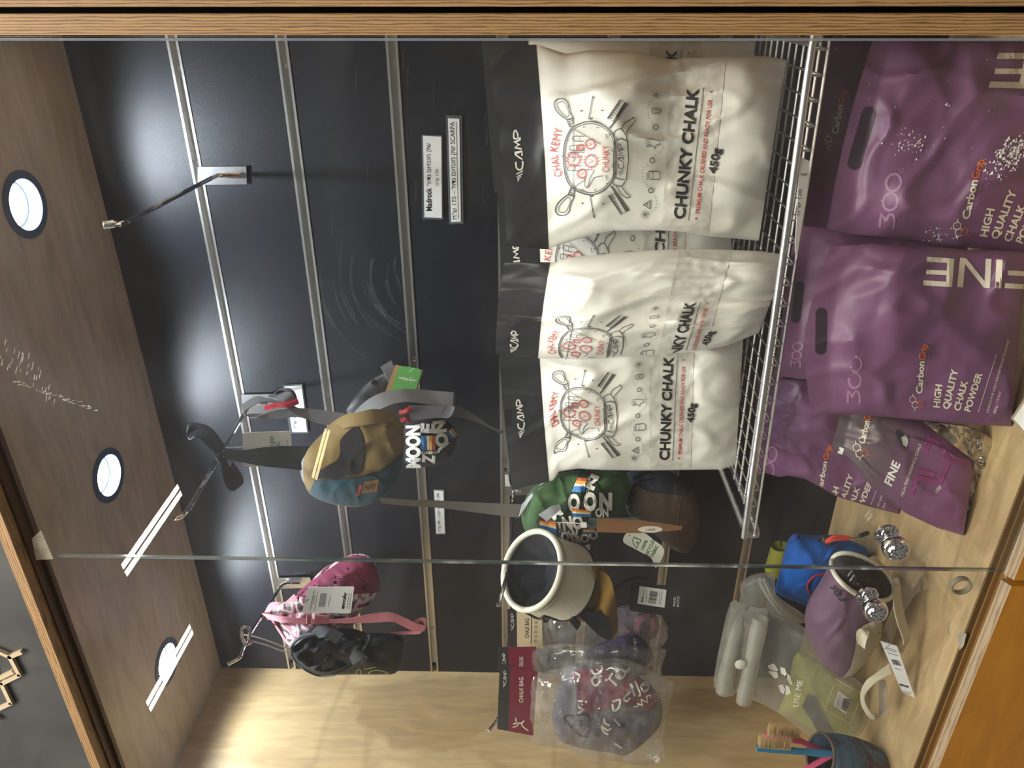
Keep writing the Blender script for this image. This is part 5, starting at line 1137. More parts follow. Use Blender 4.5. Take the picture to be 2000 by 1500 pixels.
ribbon([(740, 971, -0.16), (800, 976, -0.158), (860, 978, -0.155), (940, 982, -0.155), (1020, 985, -0.16)], [(745, 983, -0.162), (800, 988, -0.16), (860, 992, -0.158), (940, 1002, -0.158), (1014, 1011, -0.164)], fabric('taupe_webbing', S(98, 93, 86), 0.7, 1400, 0.4), 'strap', gb)
ribbon([(1020, 985, -0.165), (1035, 968, -0.16), (1060, 942, -0.155)], [(1014, 1008, -0.168), (1045, 965, -0.165), (1066, 945, -0.16)], fabric('pale_webbing', S(178, 180, 186), 0.7, 1400, 0.5), 'keeper', gb)
ribbon([(1052, 1005, -0.205), (1075, 990, -0.21), (1092, 985, -0.208)], [(1068, 1018, -0.208), (1080, 1008, -0.213), (1096, 993, -0.21)], fabric('silver_webbing', S(140, 142, 148), 0.6), 'tab', gb)
kt = thing('hang_tag', 'brown kraft paper tag seen nearly edge on, tied to the green chalk bag', 'tag', aty(1250, 1040, -0.2))
F, _ = card([(1165, 1039), (1167, 1011), (1333, 1027), (1330, 1037)], [-0.24, -0.215, -0.22, -0.235], mat('kraft_brown', S(132, 92, 56), 0.8, 0, 40, 0.1), 'card', kt, 0.8, poly=[(1165, 1039), (1167, 1011), (1250, 1016), (1333, 1028), (1331, 1035), (1245, 1041)])
P = Print(F); P.poly([(1248 + 4 + 24 * math.cos(a) + 18, 1035 + 6.5 * math.sin(a) - 1) for a in [k * math.pi / 10 for k in range(20)]], 'cream'); P.text('1000', (1262, 1037), (1280, 1036), 4, 'grey', 0.02); P.done('lettering', kt, 0.0003, 0)
t2 = thing('hang_tag', 'dark green card tag tucked behind the brown kraft tag', 'tag', aty(1200, 1025, -0.21)); card([(1148, 1034), (1150, 1012), (1245, 1011), (1258, 1020)], -0.208, mat('tag_teal', S(72, 92, 88), 0.6), 'card', t2, 5)
cord([(1150, 1027, -0.213), (1120, 1021, -0.205), (1085, 1020, -0.195), (1066, 1012, -0.206)], 0.0006, tagw, 'string', t2); card([(1135, 1031), (1135, 1021), (1146, 1022), (1146, 1031)], -0.214, mat('toggle_white', S(235, 235, 232), 0.4), 'toggle', t2, 0.8, 0.003)
rt = thing('hang_tag', 'white tag with green recycled fabric print, left of the brown bag', 'tag', aty(1258, 1105, -0.2))
F, _ = card([(1217, 1060), (1225, 1040), (1297, 1070), (1285, 1108)], -0.205, mat('tag_cream', S(228, 226, 214), 0.55), 'card', rt, 0, poly=cat_rom([(1217, 1055), (1221, 1045), (1230, 1040), (1256, 1040), (1276, 1054), (1294, 1068), (1297, 1080), (1290, 1096), (1281, 1109), (1276, 1098), (1270, 1088), (1258, 1082), (1236, 1070), (1221, 1062)], 4, True))
P = Print(F); P.text('100%', zv(1270, 750), zv(1310, 670), 6, 'green', 0.02); P.text('RECYCLED', zv(1310, 795), zv(1370, 665), 6.5, 'green', 0.02); P.text('FABRIC', zv(1350, 810), zv(1400, 715), 6.5, 'green', 0.02)
for pts in ([(1180, 670), (1190, 640), (1255, 665)], [(1255, 665), (1235, 690), (1215, 735)], [(1215, 735), (1190, 700), (1180, 670)], [(1205, 690), (1225, 675), (1220, 700), (1235, 690)]): P.stroke([zv(*p) for p in pts], 1.3, 'green')
P.dot(zv(1155, 625), 1.2, 'black'); P.done('lettering', rt, 0.0003, 0)

# ================================================================== brown and slate bag behind
brn = fabric('brown_waxed_canvas', S(96, 80, 66), 0.7, 500, 0.3); slt = fabric('slate_nylon', S(58, 62, 74), 0.6, 700, 0.3)
bb = thing('chalk_bag', 'brown and slate chalk bag hanging low beneath the green bag', 'bag', aty(1300, 1070, -0.08))
N1 = Blob([(1218, 930), (1245, 915), (1300, 918), (1330, 935), (1352, 955), (1365, 990), (1367, 1025), (1358, 1060), (1341, 1081), (1312, 1072), (1280, 1045), (1245, 1020), (1225, 1000), (1216, 960)], -0.085, 0.045, 0.5, wr=0.008, seed=40, c=(1290, 990), wk=15)
b = MB(); N1.mesh(b, 18); b.build('body', slt, bb)
outline_sheet([(1238, 950), (1262, 958), (1300, 964), (1340, 968), (1352, 957), (1363, 990), (1365, 1025), (1357, 1058), (1341, 1079), (1312, 1070), (1282, 1045), (1250, 1022), (1232, 1005)], N1, 0.0024, brn, 'lower_panel', bb, 0.0012, 12, 2, 'brown lower panel')
MB().tube([N1.front(*p, 0.003) for p in ((1330, 968), (1325, 1000), (1322, 1040), (1326, 1075))], 0.0007, 6).build('stitching', mat('brown_thread', S(116, 96, 76), 0.7), bb)
outline_sheet([(1270, 946), (1300, 944), (1336, 946), (1350, 958), (1338, 968), (1300, 963), (1272, 958)], N1, 0.0022, slt, 'flap', bb, 0.001, 12, 2)
for q in ([(1225, 985), (1232, 960), (1245, 942), (1280, 934)], [(1232, 1000), (1236, 970), (1252, 948)], [(1222, 960), (1240, 930), (1270, 922)]): MB().tube(cat_rom([N1.front(*p, 0.003) for p in q], 4), 0.0016, 6).build('seam_piping', web_k, bb)

# ================================================================== cream chalk bucket
crm = fabric('cream_felt', S(208, 201, 182), 0.8, 500, 0.25); crm2 = mat('cream_binding', S(206, 202, 184), 0.5, 0, 50, 0.08, 0.2, 300); tan2 = fabric('ochre_suede', S(124, 94, 42), 0.85, 400, 0.3); lin = fabric('dark_fleece_lining', S(52, 54, 62), 0.95, 160, 0.7, 0.8)
cbk = thing('chalk_bag', 'cream chalk bucket with an ochre base, its round mouth facing out', 'bag', aty(1160, 1230, -0.2))
C0 = aty(1038, 1113, -0.245); w = (C0 - CAMP).normalized()
ed = (ray(1038 + 100, 1113 + 32) - ray(1038, 1113)); ed = (ed - w * ed.dot(w)).normalized()
ax = (w * 0.70 + ed * 0.714).normalized(); u1 = w.cross(ed).normalized(); u2 = ax.cross(u1).normalized()
RM = 80 / FOC * (C0 - CAMP).dot(FW)
def ring_(c, r, n=40, f=None, e=1.0): return [c + (u1 * math.cos(2 * math.pi * k / n) + u2 * math.sin(2 * math.pi * k / n) * e) * (r * (1 + (f(k / n) if f else 0))) for k in range(n)]
LB = 0.078
rings = [ring_(C0 + ax * (LB * i / 8), RM * (0.985 - 0.03 * math.sin(i / 8 * 3) + 0.00 * i)) for i in range(9)]
mb = MB(); mb.rings(rings); inner = [ring_(C0 + ax * (LB * i / 8), RM * 0.93) for i in range(9)]; mb.rings(inner); mb.build('band', crm, cbk)
MB().tube(ring_(C0, RM * 0.955, 56), 0.0047, 10, True).build('rim', crm2, cbk)
MB().tube(ring_(C0 + ax * 0.0095, RM * 0.992, 56), 0.0012, 6, True).build('stitching', mat('cream_thread', S(170, 165, 146), 0.7), cbk)
MB().tube(ring_(C0 + ax * (LB + 0.001), RM * 0.965, 56), 0.0026, 8, True).build('piping', web_k, cbk)
rings = []
for i in range(13):
    k = i / 12; c = C0 + ax * (LB + 0.062 * k) + u1 * (-0.0) + Vector((-0.012 * k, 0, -0.004 * k * k)); rr_ = RM * (0.955 - 0.08 * k - 0.28 * k ** 3)
    rings.append(ring_(c, rr_, 40, lambda a, k=k: k * 0.10 * math.sin(a * 2 * math.pi * 3 + 1) + k * 0.05 * math.sin(a * 2 * math.pi * 7)))
mb = MB(); mb.rings(rings, False, True); mb.build('base', tan2, cbk)['label'] = 'ochre suede base'
rings = []
for i in range(9):
    k = i / 8; c = C0 + ax * (0.006 + 0.05 * k); rings.append(ring_(c, RM * 0.92 * (1 - 0.55 * k ** 1.5), 40, lambda a, k=k: 0.16 * k * math.sin(a * 2 * math.pi * 4) + 0.10 * k * math.sin(a * 2 * math.pi * 9 + 2)))
mb = MB(); mb.rings(rings, False, True); mb.build('lining', lin, cbk)['label'] = 'dark fleece lining'
rope = mat('black_cord', S(24, 24, 26), 0.5); dn = C0 + ax * 0.03
cord([(1016, 1190, -0.262), (1050, 1208, -0.268), (1062, 1205, -0.27), (1090, 1207, -0.262), (1112, 1200, -0.258), (1130, 1190, -0.25)], 0.0019, rope, 'draw_cord', cbk); cord([(1030, 1194, -0.262), (1062, 1196, -0.272), (1072, 1204, -0.27), (1066, 1214, -0.268), (1060, 1206, -0.272), (1066, 1196, -0.275)], 0.0022, rope, 'knot', cbk)
ribbon([(1078, 1202, -0.258), (1100, 1201, -0.258), (1118, 1190, -0.252)], [(1080, 1212, -0.262), (1104, 1212, -0.262), (1124, 1204, -0.256)], web_k, 'strap', cbk)
card([(1112, 1213), (1120, 1206), (1135, 1220), (1127, 1232)], -0.27, mat('dark_metal_charm', S(62, 62, 60), 0.3, 0.8), 'cord_charm', cbk, 1, 0.004, 'dark square charm')
outline_sheet([(1126, 1190), (1136, 1186), (1152, 1195), (1170, 1193), (1185, 1205), (1194, 1225), (1197, 1246), (1186, 1250), (1168, 1240), (1150, 1222), (1134, 1205)], Skin(lambda x, y: -0.268 + 0.00012 * (x - 1130)), 0, web_k, 'side_patch', cbk, 0.002, 10, 2, 'black side patch')
outline_sheet([(1146, 1090), (1163, 1110), (1178, 1118), (1190, 1126), (1198, 1150), (1205, 1190), (1207, 1225), (1202, 1245), (1196, 1250), (1194, 1225), (1186, 1203), (1170, 1190), (1152, 1192), (1140, 1184), (1128, 1186), (1150, 1160), (1162, 1125)], Skin(lambda x, y: -0.25 + 0.012 * math.sin(x * 0.08 + y * 0.03) * (1 if x > 1165 else 0.4)), 0, tan2, 'base_fold', cbk, 0.003, 9, 2, 'ochre suede fold')

mk = thing('hang_tag', 'black card tag with a white barcode sticker on a thin string', 'tag', aty(1280, 1200, -0.2))
F, _ = card([(1228, 1193), (1233, 1139), (1333, 1146), (1331, 1206)], -0.215, mat('tag_black', S(26, 28, 27), 0.35), 'card', mk, 6)
F2, _ = card([(1245, 1179), (1249, 1145), (1302, 1152), (1298, 1187)], -0.2165, mat('sticker_white', S(216, 214, 212), 0.5), 'sticker', mk, 1.5, 0.0003)
P = Print(F2); P.text('Bolt', (1256, 1176), (1257, 1166), 4, 'black', 0.04); P.lines((1256, 1165), (1258, 1150), 1, 3, 1, 'grey', 2); P.lines((1262, 1176), (1264, 1152), 1, 3, 1.3, 'grey', 3); P.barcode([(1266, 1177), (1270, 1153), (1285, 1155), (1281, 1180)], 'black', 5); P.lines((1287, 1180), (1289, 1156), 2, 3.5, 0.9, 'grey', 6); P.done('sticker_print', mk, 0.0002, 0)
P = Print(F); P.text('MAD', (1319, 1184), (1320, 1166), 4.4, 'white', 0.0); P.text('ROCK', (1326, 1185), (1327, 1164), 4.4, 'white', 0.0); P.dot((1240, 1162), 1.4, 'grey'); P.done('lettering', mk, 0.0003, 0)
cord([(1240, 1162, -0.217), (1242, 1150, -0.225), (1228, 1142, -0.225), (1205, 1148, -0.22), (1190, 1160, -0.21)], 0.0005, rope, 'string', mk)
cord([(1194, 1160, -0.19), (1206, 1145, -0.185), (1225, 1133, -0.18), (1250, 1128, -0.175), (1262, 1130, -0.17)], 0.0022, rope, 'cord_loop', mk)


# ================================================================== packaged chalk bags on the left hook
poly_m = glassy('clear_polybag', (0.97, 0.97, 0.97), 0.06, 1.5, (0.90, 0.89, 0.88), 15, 0.42, 0.36, 0.08, (1, 1, 3), 0.9, 0.10)
mar = mat('card_maroon', S(112, 28, 52), 0.45, 0, 30, 0.08); ckd = mat('card_black', S(46, 45, 47), 0.42); bei = mat('card_beige', S(206, 190, 158), 0.55)
burg = ramp_mat('burgundy_cotton', [(0.35, S(84, 22, 44)), (0.65, S(128, 36, 62))], 25, 0.8, 5, bump=0.3); gry = fabric('grey_cotton', S(88, 82, 94), 0.85, 500, 0.3); nav = fabric('violet_cotton', S(52, 42, 72), 0.8, 500, 0.3); pnk = fabric('rose_cotton', S(170, 104, 140), 0.8, 500, 0.3)
def package(label, y, qk, qm, mcol, out, body, bodym, gx, extra, word, poly_seed, cc=None, body_p=None):
    t = thing('packed_chalk_bag', label, 'package', aty(body[len(body) // 2][0], body[len(body) // 2][1], y + 0.03), 'chalk bags packed in clear plastic on the left hook')
    F, _ = card(qk, [y - 0.014] * 4, ckd, 'card_top', t, 2, 0.0012); F2, _ = card(qm, [y - 0.014] * 4, mcol, 'card_panel', t, 1, 0.0014)
    P = Print(F)
    camp_logo(P, word[0][0], word[0][1], word[0][2], 'white', 0.13)
    P.done('card_logo', t, 0.0006, 0); P = Print(F2); P.text('CHALK BAG', *word[1], 'white' if mcol is mar else 'black', 0.0)
    if mcol is mar: climber(P, *word[2])
    else:
        P.stroke([(1037, 1258), (1038, 1200)], 1, 'black'); rnd = random.Random(3)
        for k in range(6): P.ring((1046 + rnd.uniform(-2, 2), 1252 - k * 9), 2.4, 0.8, 'grey', n=8)
    P.done('card_print', t, 0.0006, 0)
    Bb = Blob(body, y, 0.026, 0.5, wr=0.006, seed=poly_seed, gx=gx, wk=30); b = MB(); Bb.mesh(b, 16); b.build('inner_bag', bodym, t)
    extra(t, Bb)
    O = Blob(out, y + 0.004, 0.046, 0.42, wr=0.009, seed=poly_seed + 50, gx=gx, wk=24, smooth=2, c=cc); b = MB(); O.mesh(b, 18); b.build('clear_sleeve', poly_m, t)['label'] = 'crinkled clear plastic sleeve'
    return t, O
def climber(P, cx, cy_, s, c='cream'):
    q = lambda pts: [(cx + x * s, cy_ + y * s) for x, y in pts]
    P.dot((cx - 1.5 * s, cy_ - 0.5 * s), 1.6 * s, c)
    P.stroke(q([(-8, 2), (-4, 0.5), (0, 0.5), (6, 0), (9, -3.5)]), 2.0 * s, c, sm=3); P.stroke(q([(0, 0.5), (-1, 4), (-4, 5.5), (-9, 7)]), 1.5 * s, c, sm=2); P.stroke(q([(5, 0.5), (7, 5), (11, 9), (16, 12)]), 1.7 * s, c, sm=3); P.stroke(q([(-1, 0), (-4, -4), (-3, -8)]), 1.5 * s, c, sm=2)
z4 = lambda x, y: (940 + x / 4.286, 1150 + y / 4.286)
zs = lambda x, y: (1080 + x / 7.5, 1300 + y / 7.5)
def deco1(t, Bb):
    outline_sheet([zs(*p) for p in [(290, 80), (700, 30), (1050, 60), (1250, 190), (1450, 360), (1560, 480), (1480, 640), (1300, 600), (1000, 560), (760, 640), (420, 720), (340, 400)]], Bb, 0.0022, burg, 'burgundy_panel', t, 0.001, 12)
    P = Print(Bb); S_ = lambda pts, w=4.4, sm=3: P.stroke([zs(*p) for p in pts], w, 'white', sm=sm)
    S_([(560, 60), (600, 120), (680, 110), (720, 40), (700, 0)]); S_([(720, 150), (580, 190), (590, 270), (640, 290), (690, 200), (600, 150)]); S_([(870, 110), (830, 190), (900, 260), (930, 300)], 4.4); S_([(960, 80), (925, 150), (990, 190), (1060, 120), (1010, 60), (940, 80), (985, 180)]); S_([(1060, 60), (1090, 90), (1120, 40)])
    S_([(320, 100), (390, 150), (350, 240)], 4); S_([(870, 530), (980, 500), (960, 620), (890, 660), (870, 560)], 4); S_([(1140, 380), (1040, 480), (1080, 520), (1130, 470)], 4); S_([(1130, 260), (1200, 450)], 4.4); S_([(1200, 220), (1280, 420), (1250, 440)], 3.6); S_([(1290, 280), (1370, 240), (1400, 330), (1330, 380), (1290, 300), (1390, 280)], 3)
    S_([(1180, 600), (1250, 600), (1230, 560), (1310, 580), (1290, 500), (1390, 540), (1370, 450), (1430, 430), (1430, 470)], 2.4, 0); S_([(370, 700), (450, 640), (370, 610)], 3.4, 0); S_([(370, 520), (440, 520)], 3.6, 0); P.dot(zs(485, 530), 2.4, 'white')
    S_([(750, 770), (760, 840), (830, 880)], 4); S_([(710, 880), (740, 970), (810, 1010)], 4); S_([(730, 900), (800, 950), (850, 920)], 3.4); S_([(900, 1140), (1010, 1210)], 3.4, 0)
    P.done('inner_print', t, 0.0036, 12)
    MB().tube([Bb.front(*zs(900, 870 - 80), 0.003), Bb.front(*zs(985, 880), 0.006)], 0.0012, 6).build('cord', tagw, t); MB().lathe(Bb.front(*zs(1000, 880), 0.002), (0, -1, 0), [(0.0045, 0), (0.0045, 0.003), (0, 0.004)], 14).build('cord_stop', mat('black_plastic', S(30, 30, 32), 0.35), t)
tP, OP = package('front plastic-packed chalk bag with maroon card, burgundy and grey cloth inside', -0.245, [(971, 1424), (976, 1297), (997, 1300), (993, 1428)], [(993, 1428), (997, 1300), (1050, 1313), (1041, 1437)], mar,
    [(1030, 1310), (1056, 1312), (1110, 1300), (1150, 1290), (1205, 1285), (1250, 1297), (1285, 1320), (1318, 1330), (1306, 1385), (1296, 1440), (1298, 1482), (1262, 1496), (1205, 1488), (1150, 1480), (1100, 1462), (1055, 1456), (1036, 1444), (1026, 1400)],
    [(1108, 1312), (1170, 1300), (1222, 1306), (1262, 1332), (1290, 1362), (1292, 1408), (1272, 1438), (1226, 1474), (1190, 1470), (1130, 1460), (1088, 1440), (1080, 1380)], gry, -0.02, deco1,
    (((988, 1343), (990, 1310), 6), ((1022, 1372), (1022, 1323), 8), (1012, 1412, 1.25)), 5, (1160, 1390))
# recycling mark and resin code printed on the sleeve
P = Print(OP)
P.stroke([zs(*p) for p in [(280, 735), (190, 735), (165, 770), (200, 840), (280, 915)]], 3.4, 'line'); P.poly([zs(270, 690), zs(312, 740), zs(285, 790)], 'line')
P.stroke([zs(*p) for p in [(350, 730), (480, 715), (535, 760), (535, 830)]], 3.4, 'line', sm=2); P.stroke([zs(*p) for p in [(510, 880), (520, 1000), (470, 1045), (400, 1030), (345, 990)]], 3.4, 'line', sm=2); P.poly([zs(315, 940), zs(370, 945), zs(320, 1010)], 'line')
P.text('04', zs(430, 900), zs(432, 800), 8, 'line', 0.03); P.text('PE-LD', zs(690, 1040), zs(712, 770), 10, 'line', 0.02); P.done('resin_mark', tP, 0.0012, 12)
def deco2(t, Bb):
    P = Print(Bb); camp_logo(P, (1246, 1291), (1243, 1247), 6, 'white', 0.14); P.done('inner_print', t, 0.001, 12)
package('second plastic-packed chalk bag, maroon card half covered, violet cloth inside', -0.195, [(972, 1310), (972, 1265), (993, 1265), (995, 1312)], [(994, 1312), (992, 1265), (1047, 1264), (1050, 1316)], mar,
    [(1030, 1268), (1048, 1264), (1110, 1254), (1160, 1262), (1200, 1250), (1262, 1262), (1302, 1268), (1292, 1300), (1280, 1340), (1180, 1330), (1080, 1325), (1030, 1318)],
    [(1148, 1268), (1190, 1248), (1240, 1238), (1268, 1262), (1276, 1288), (1240, 1306), (1190, 1290), (1152, 1280)], nav, -0.02, deco2, (((987, 1306), (988, 1276), 6), ((1022, 1302), (1022, 1283), 8), (1012, 1600, 0.01)), 8)
def deco3(t, Bb):
    for a, b_ in (([(1240, 1240), (1238, 1218), (1252, 1208)], [(1250, 1243), (1248, 1222), (1258, 1214)]), ([(1262, 1244), (1270, 1225), (1266, 1208)], [(1272, 1246), (1280, 1226), (1276, 1206)]), ([(1238, 1219), (1255, 1214), (1270, 1206)], [(1242, 1207), (1256, 1201), (1268, 1198)]), ([(1216, 1232), (1228, 1238)], [(1221, 1225), (1231, 1232)])):
        outline_sheet(a + b_[::-1], Bb, 0.002, pnk, 'pink_strap', t, 0.002, 12)
package('third plastic-packed chalk bag with a beige card, pink straps showing at its base', -0.15, [(992, 1262), (991, 1190), (1010, 1191), (1012, 1264)], [(1010, 1264), (1009, 1191), (1058, 1192), (1060, 1266)], bei,
    [(1055, 1192), (1120, 1215), (1175, 1200), (1230, 1180), (1275, 1185), (1305, 1225), (1290, 1268), (1200, 1275), (1110, 1262), (1058, 1262)],
    [(1202, 1190), (1240, 1180), (1275, 1192), (1288, 1225), (1270, 1250), (1225, 1246), (1204, 1225)], fabric('dusk_cotton', S(92, 78, 92), 0.8, 500, 0.3), -0.02, deco3, (((1004, 1232), (1004, 1198), 6), ((1033, 1246), (1033, 1208), 8), None), 11)

# ================================================================== on the floor, left
blu = fabric('blue_canvas', S(28, 86, 168), 0.75, 700, 0.3)
bt = thing('chalk_bag', 'bright blue drawstring chalk bag with orange cord at the back of the floor', 'bag', (aty(1690, 1085, -0.14).x, -0.13, ZF))
Q1 = Blob([(1536, 1062), (1548, 1044), (1562, 1043), (1590, 1046), (1625, 1045), (1660, 1055), (1692, 1070), (1694, 1090), (1690, 1130), (1650, 1175), (1600, 1188), (1560, 1178), (1520, 1160), (1514, 1148), (1525, 1110)], -0.16, 0.05, 0.5, wr=0.009, seed=50, c=(1600, 1115), wk=15)
b = MB(); Q1.mesh(b, 18); b.build('body', blu, bt)
outline_sheet([(1536, 1062), (1548, 1044), (1560, 1043), (1556, 1052), (1545, 1060)], Q1, 0.003, blu, 'mouth_fold', bt, 0.002, 10, 2)
orc = mat('orange_cord', S(222, 74, 52), 0.6)
cord([(1612, 1058, -0.215), (1630, 1048, -0.215), (1658, 1049, -0.212)], 0.0022, orc, 'draw_cord', bt); cord([(1612, 1060, -0.217), (1632, 1054, -0.217), (1659, 1052, -0.213)], 0.0022, orc, 'draw_cord', bt)
cord([(1658, 1051, -0.213), (1672, 1050, -0.21), (1682, 1044, -0.205), (1694, 1043, -0.2)], 0.0009, mat('grey_string', S(110, 108, 100), 0.7), 'string', bt); MB().tube([aty(1680, 1047, -0.208), aty(1695, 1041, -0.2)], 0.0035, 8).build('cord_end', mat('black_plastic', S(30, 30, 32), 0.35), bt)
MB().lathe(Q1.front(1606, 1057, 0.0), (0, -1, 0), [(0.0075, 0), (0.0085, 0.002), (0.0055, 0.003), (0.005, 0.001)], 20).build('eyelet', chrome, bt); MB().lathe(Q1.front(1611, 1052, 0.003), (0.2, -1, 0), [(0, 0), (0.0075, 0), (0.0075, 0.011), (0, 0.013)], 16).build('cord_lock', mat('lock_grey', S(62, 64, 68), 0.45), bt)
MB().tube(cat_rom([Q1.front(*p, 0.002) for p in ((1618, 1119), (1592, 1125), (1579, 1138), (1578, 1150), (1584, 1162))], 4), 0.0016, 8).build('red_cord', mat('red_cord', S(170, 40, 56), 0.6), bt)
yl = fabric('lime_neoprene', S(150, 148, 56), 0.75, 900, 0.2)
yt = thing('sleeve', 'lime green neoprene sleeve standing behind the blue bag by the glass edge', 'sleeve', (aty(1540, 1090, -0.1).x, -0.09, ZF))
c_ = aty(1524, 1067, -0.10); d_ = aty(1514, 1120, -0.10); rr0 = (aty(1547, 1068, -0.1) - aty(1511, 1066, -0.1)).length / 2
vd = (c_ - CAMP).normalized(); aa = (aty(1545, 1068, -0.1) - c_); aa = (aa - vd * aa.dot(vd)).normalized(); axd = (d_ - c_).normalized(); bq = axd.cross(aa).normalized()
rg = [[c_ + (d_ - c_) * (i / 6) + (aa * math.cos(2 * math.pi * k / 32) + bq * math.sin(2 * math.pi * k / 32)) * rr0 * (0.95 + 0.3 * (i / 6) - (0.25 * max(0, i - 5))) for k in range(32)] for i in range(7)]
mb = MB(); mb.rings(rg, False, True); mb.rings([[c_ + (d_ - c_) * (i / 4 * 0.5) + (aa * math.cos(2 * math.pi * k / 32) + bq * math.sin(2 * math.pi * k / 32)) * rr0 * 0.86 for k in range(32)] for i in range(5)], False, True)
mb.build('sleeve_body', yl, yt)
cord([(1527, 1066, -0.10), (1524, 1060, -0.09), (1532, 1057, -0.085), (1540, 1064, -0.09)], 0.0012, rope, 'cord', yt)

frost = glassy('frosted_plastic', (0.93, 0.93, 0.91), 0.20, 1.45, (0.74, 0.73, 0.71), 8, 0.3, 0.40, 0.32)
frost2 = glassy('frosted_plastic_roll', (0.90, 0.90, 0.86), 0.22, 1.45, (0.80, 0.77, 0.70), 12, 0.3, 0.46, 0.22, (1, 1, 0.3), 0.3, 0.12)
lime2 = fabric('lime_towel', S(176, 174, 92), 0.9, 300, 0.5)
um = thing('zip_bag', 'frosted reusable pouch printed with white arrows, lime cloth and grey card inside', 'bag', (aty(1690, 1435, -0.29).x, -0.27, ZF))
U = Blob([(1448, 1250), (1478, 1200), (1500, 1192), (1540, 1208), (1575, 1228), (1610, 1268), (1650, 1310), (1688, 1340), (1700, 1385), (1694, 1432), (1650, 1442), (1590, 1444), (1548, 1412), (1500, 1380), (1455, 1362), (1438, 1350)], -0.245, 0.03, 0.45, wr=0.005, seed=60, gx=-0.14, c=(1575, 1330), smooth=2)
b = MB(); U.mesh(b, 18); b.build('pouch', frost, um)
INN = Blob([(1548, 1290), (1562, 1272), (1600, 1292), (1640, 1322), (1680, 1350), (1690, 1400), (1682, 1430), (1640, 1434), (1596, 1430), (1555, 1405), (1525, 1395), (1522, 1380), (1540, 1340)], -0.243, 0.020, 0.5, wr=0.004, seed=61, gx=-0.14, smooth=2)
b = MB(); INN.mesh(b, 12); b.build('cloth', lime2, um)['label'] = 'lime cloth'
outline_sheet([(1567, 1380), (1576, 1358), (1590, 1362), (1612, 1410), (1630, 1436), (1600, 1438), (1588, 1412)], INN, 0.004, mat('dark_card', S(70, 66, 70), 0.5), 'card', um, 0.001, 12)
z6 = lambda x, y: (1380 + x / 3.571, 1080 + y / 3.571)
P = Print(U)
for pts in ([(428, 785), (470, 770), (500, 815), (490, 825), (445, 815), (430, 800)], [(440, 822), (492, 830), (500, 868), (478, 878), (428, 828)], [(515, 795), (548, 805), (560, 845), (545, 858), (518, 838)], [(565, 840), (585, 862), (600, 915), (580, 915), (560, 880)], [(500, 925), (530, 915), (548, 950), (540, 985), (515, 970)], [(548, 920), (575, 935), (588, 975), (562, 992), (550, 990), (553, 955)]): P.poly([z6(*p) for p in pts], 'white')
P.text('USE ME', z6(640, 1075), z6(672, 890), 11, 'white', 0.0); P.stroke([z6(825, 1088), z6(905, 880), z6(1085, 985), z6(1005, 1192)], 0.9, 'cream', True)
P.done('front_print', um, 0.0012, 14)
outline_sheet([z6(920, 960), z6(1010, 1030), z6(975, 1125), z6(885, 1065)], U, 0.001, mat('sticker_white', S(216, 214, 212), 0.5), 'sticker', um, 0.0008, 12)
P = Print(U); P.barcode([z6(940, 1085), z6(955, 1010), z6(1010, 1025), z6(975, 1110)], 'black', 8); P.lines(z6(905, 1060), z6(930, 985), 2, 3, 0.9, 'grey', 4); P.done('sticker_print', um, 0.0022, 12)
def roll(p0, p1, r0, name, y0, y1, flat=0.8):
    a = aty(*p0, y0); b_ = aty(*p1, y1); mb = MB(); n = 14; d = (b_ - a); u = d.cross(Vector((0, 1, 0))).normalized(); v = d.cross(u).normalized(); rg = []
    for i in range(n + 1):
        k = i / n; c = a + d * k; q = r0 * (1 + 0.06 * math.sin(k * 9)) ; rg.append([c + (u * math.cos(2 * math.pi * j / 24) + v * math.sin(2 * math.pi * j / 24) * flat) * q for j in range(24)])
    mb.rings(rg); mb.rings([[a + d * (i / 4) + (u * math.cos(2 * math.pi * j / 20) + v * math.sin(2 * math.pi * j / 20) * flat) * r0 * 0.72 for j in range(20)] for i in range(5)]); return mb.build(name, frost2, um)
roll((1446, 1184), (1413, 1352), 0.0125, 'rolled_top', -0.245, -0.262); roll((1486, 1208), (1452, 1372), 0.0115, 'rolled_top', -0.27, -0.285)
sh = [(1427, 1176), (1446, 1180), (1462, 1215), (1446, 1300), (1438, 1352), (1418, 1360), (1398, 1345), (1394, 1325), (1410, 1240)]
outline_sheet(sh, Skin(lambda x, y: -0.25), 0.006, frost2, 'top_flap', um, 0.0008, 14, 2); outline_sheet([(1450, 1200), (1484, 1188), (1500, 1196), (1492, 1240), (1470, 1360), (1440, 1352)], Skin(lambda x, y: -0.252), 0.004, frost2, 'top_flap', um, 0.0008, 14, 2)
MB().lathe(aty(1446, 1297, -0.282), (0.1, -1, 0), [(0, 0), (0.0085, 0), (0.0085, 0.002), (0.004, 0.004), (0, 0.004)], 20).build('snap_button', mat('snap_clear', S(222, 218, 204), 0.25), um)
gz = thing('zip_bag', 'empty folded frosted pouch behind the printed one, by the slat wall', 'bag', (aty(1560, 1200, -0.15).x, -0.14, ZF))
GZ = Blob([(1445, 1140), (1470, 1122), (1505, 1118), (1514, 1130), (1515, 1160), (1540, 1180), (1572, 1202), (1572, 1218), (1530, 1212), (1490, 1196), (1452, 1190), (1448, 1165)], -0.15, 0.02, 0.5, wr=0.006, seed=70, smooth=2, c=(1495, 1165)); b = MB(); GZ.mesh(b, 12); b.build('pouch', frost, gz)
mb = MB(); mb.tube([aty(1484, 1134, -0.19), aty(1500, 1160, -0.19), aty(1530, 1200, -0.185)], [0.006, 0.009, 0.0095], 12, flat=0.6); mb.build('rolled_edge', frost2, gz); MB().tube([aty(1492, 1132, -0.20), aty(1510, 1165, -0.20), aty(1545, 1203, -0.195)], [0.004, 0.0075, 0.008], 12, flat=0.6).build('rolled_edge', frost2, gz)

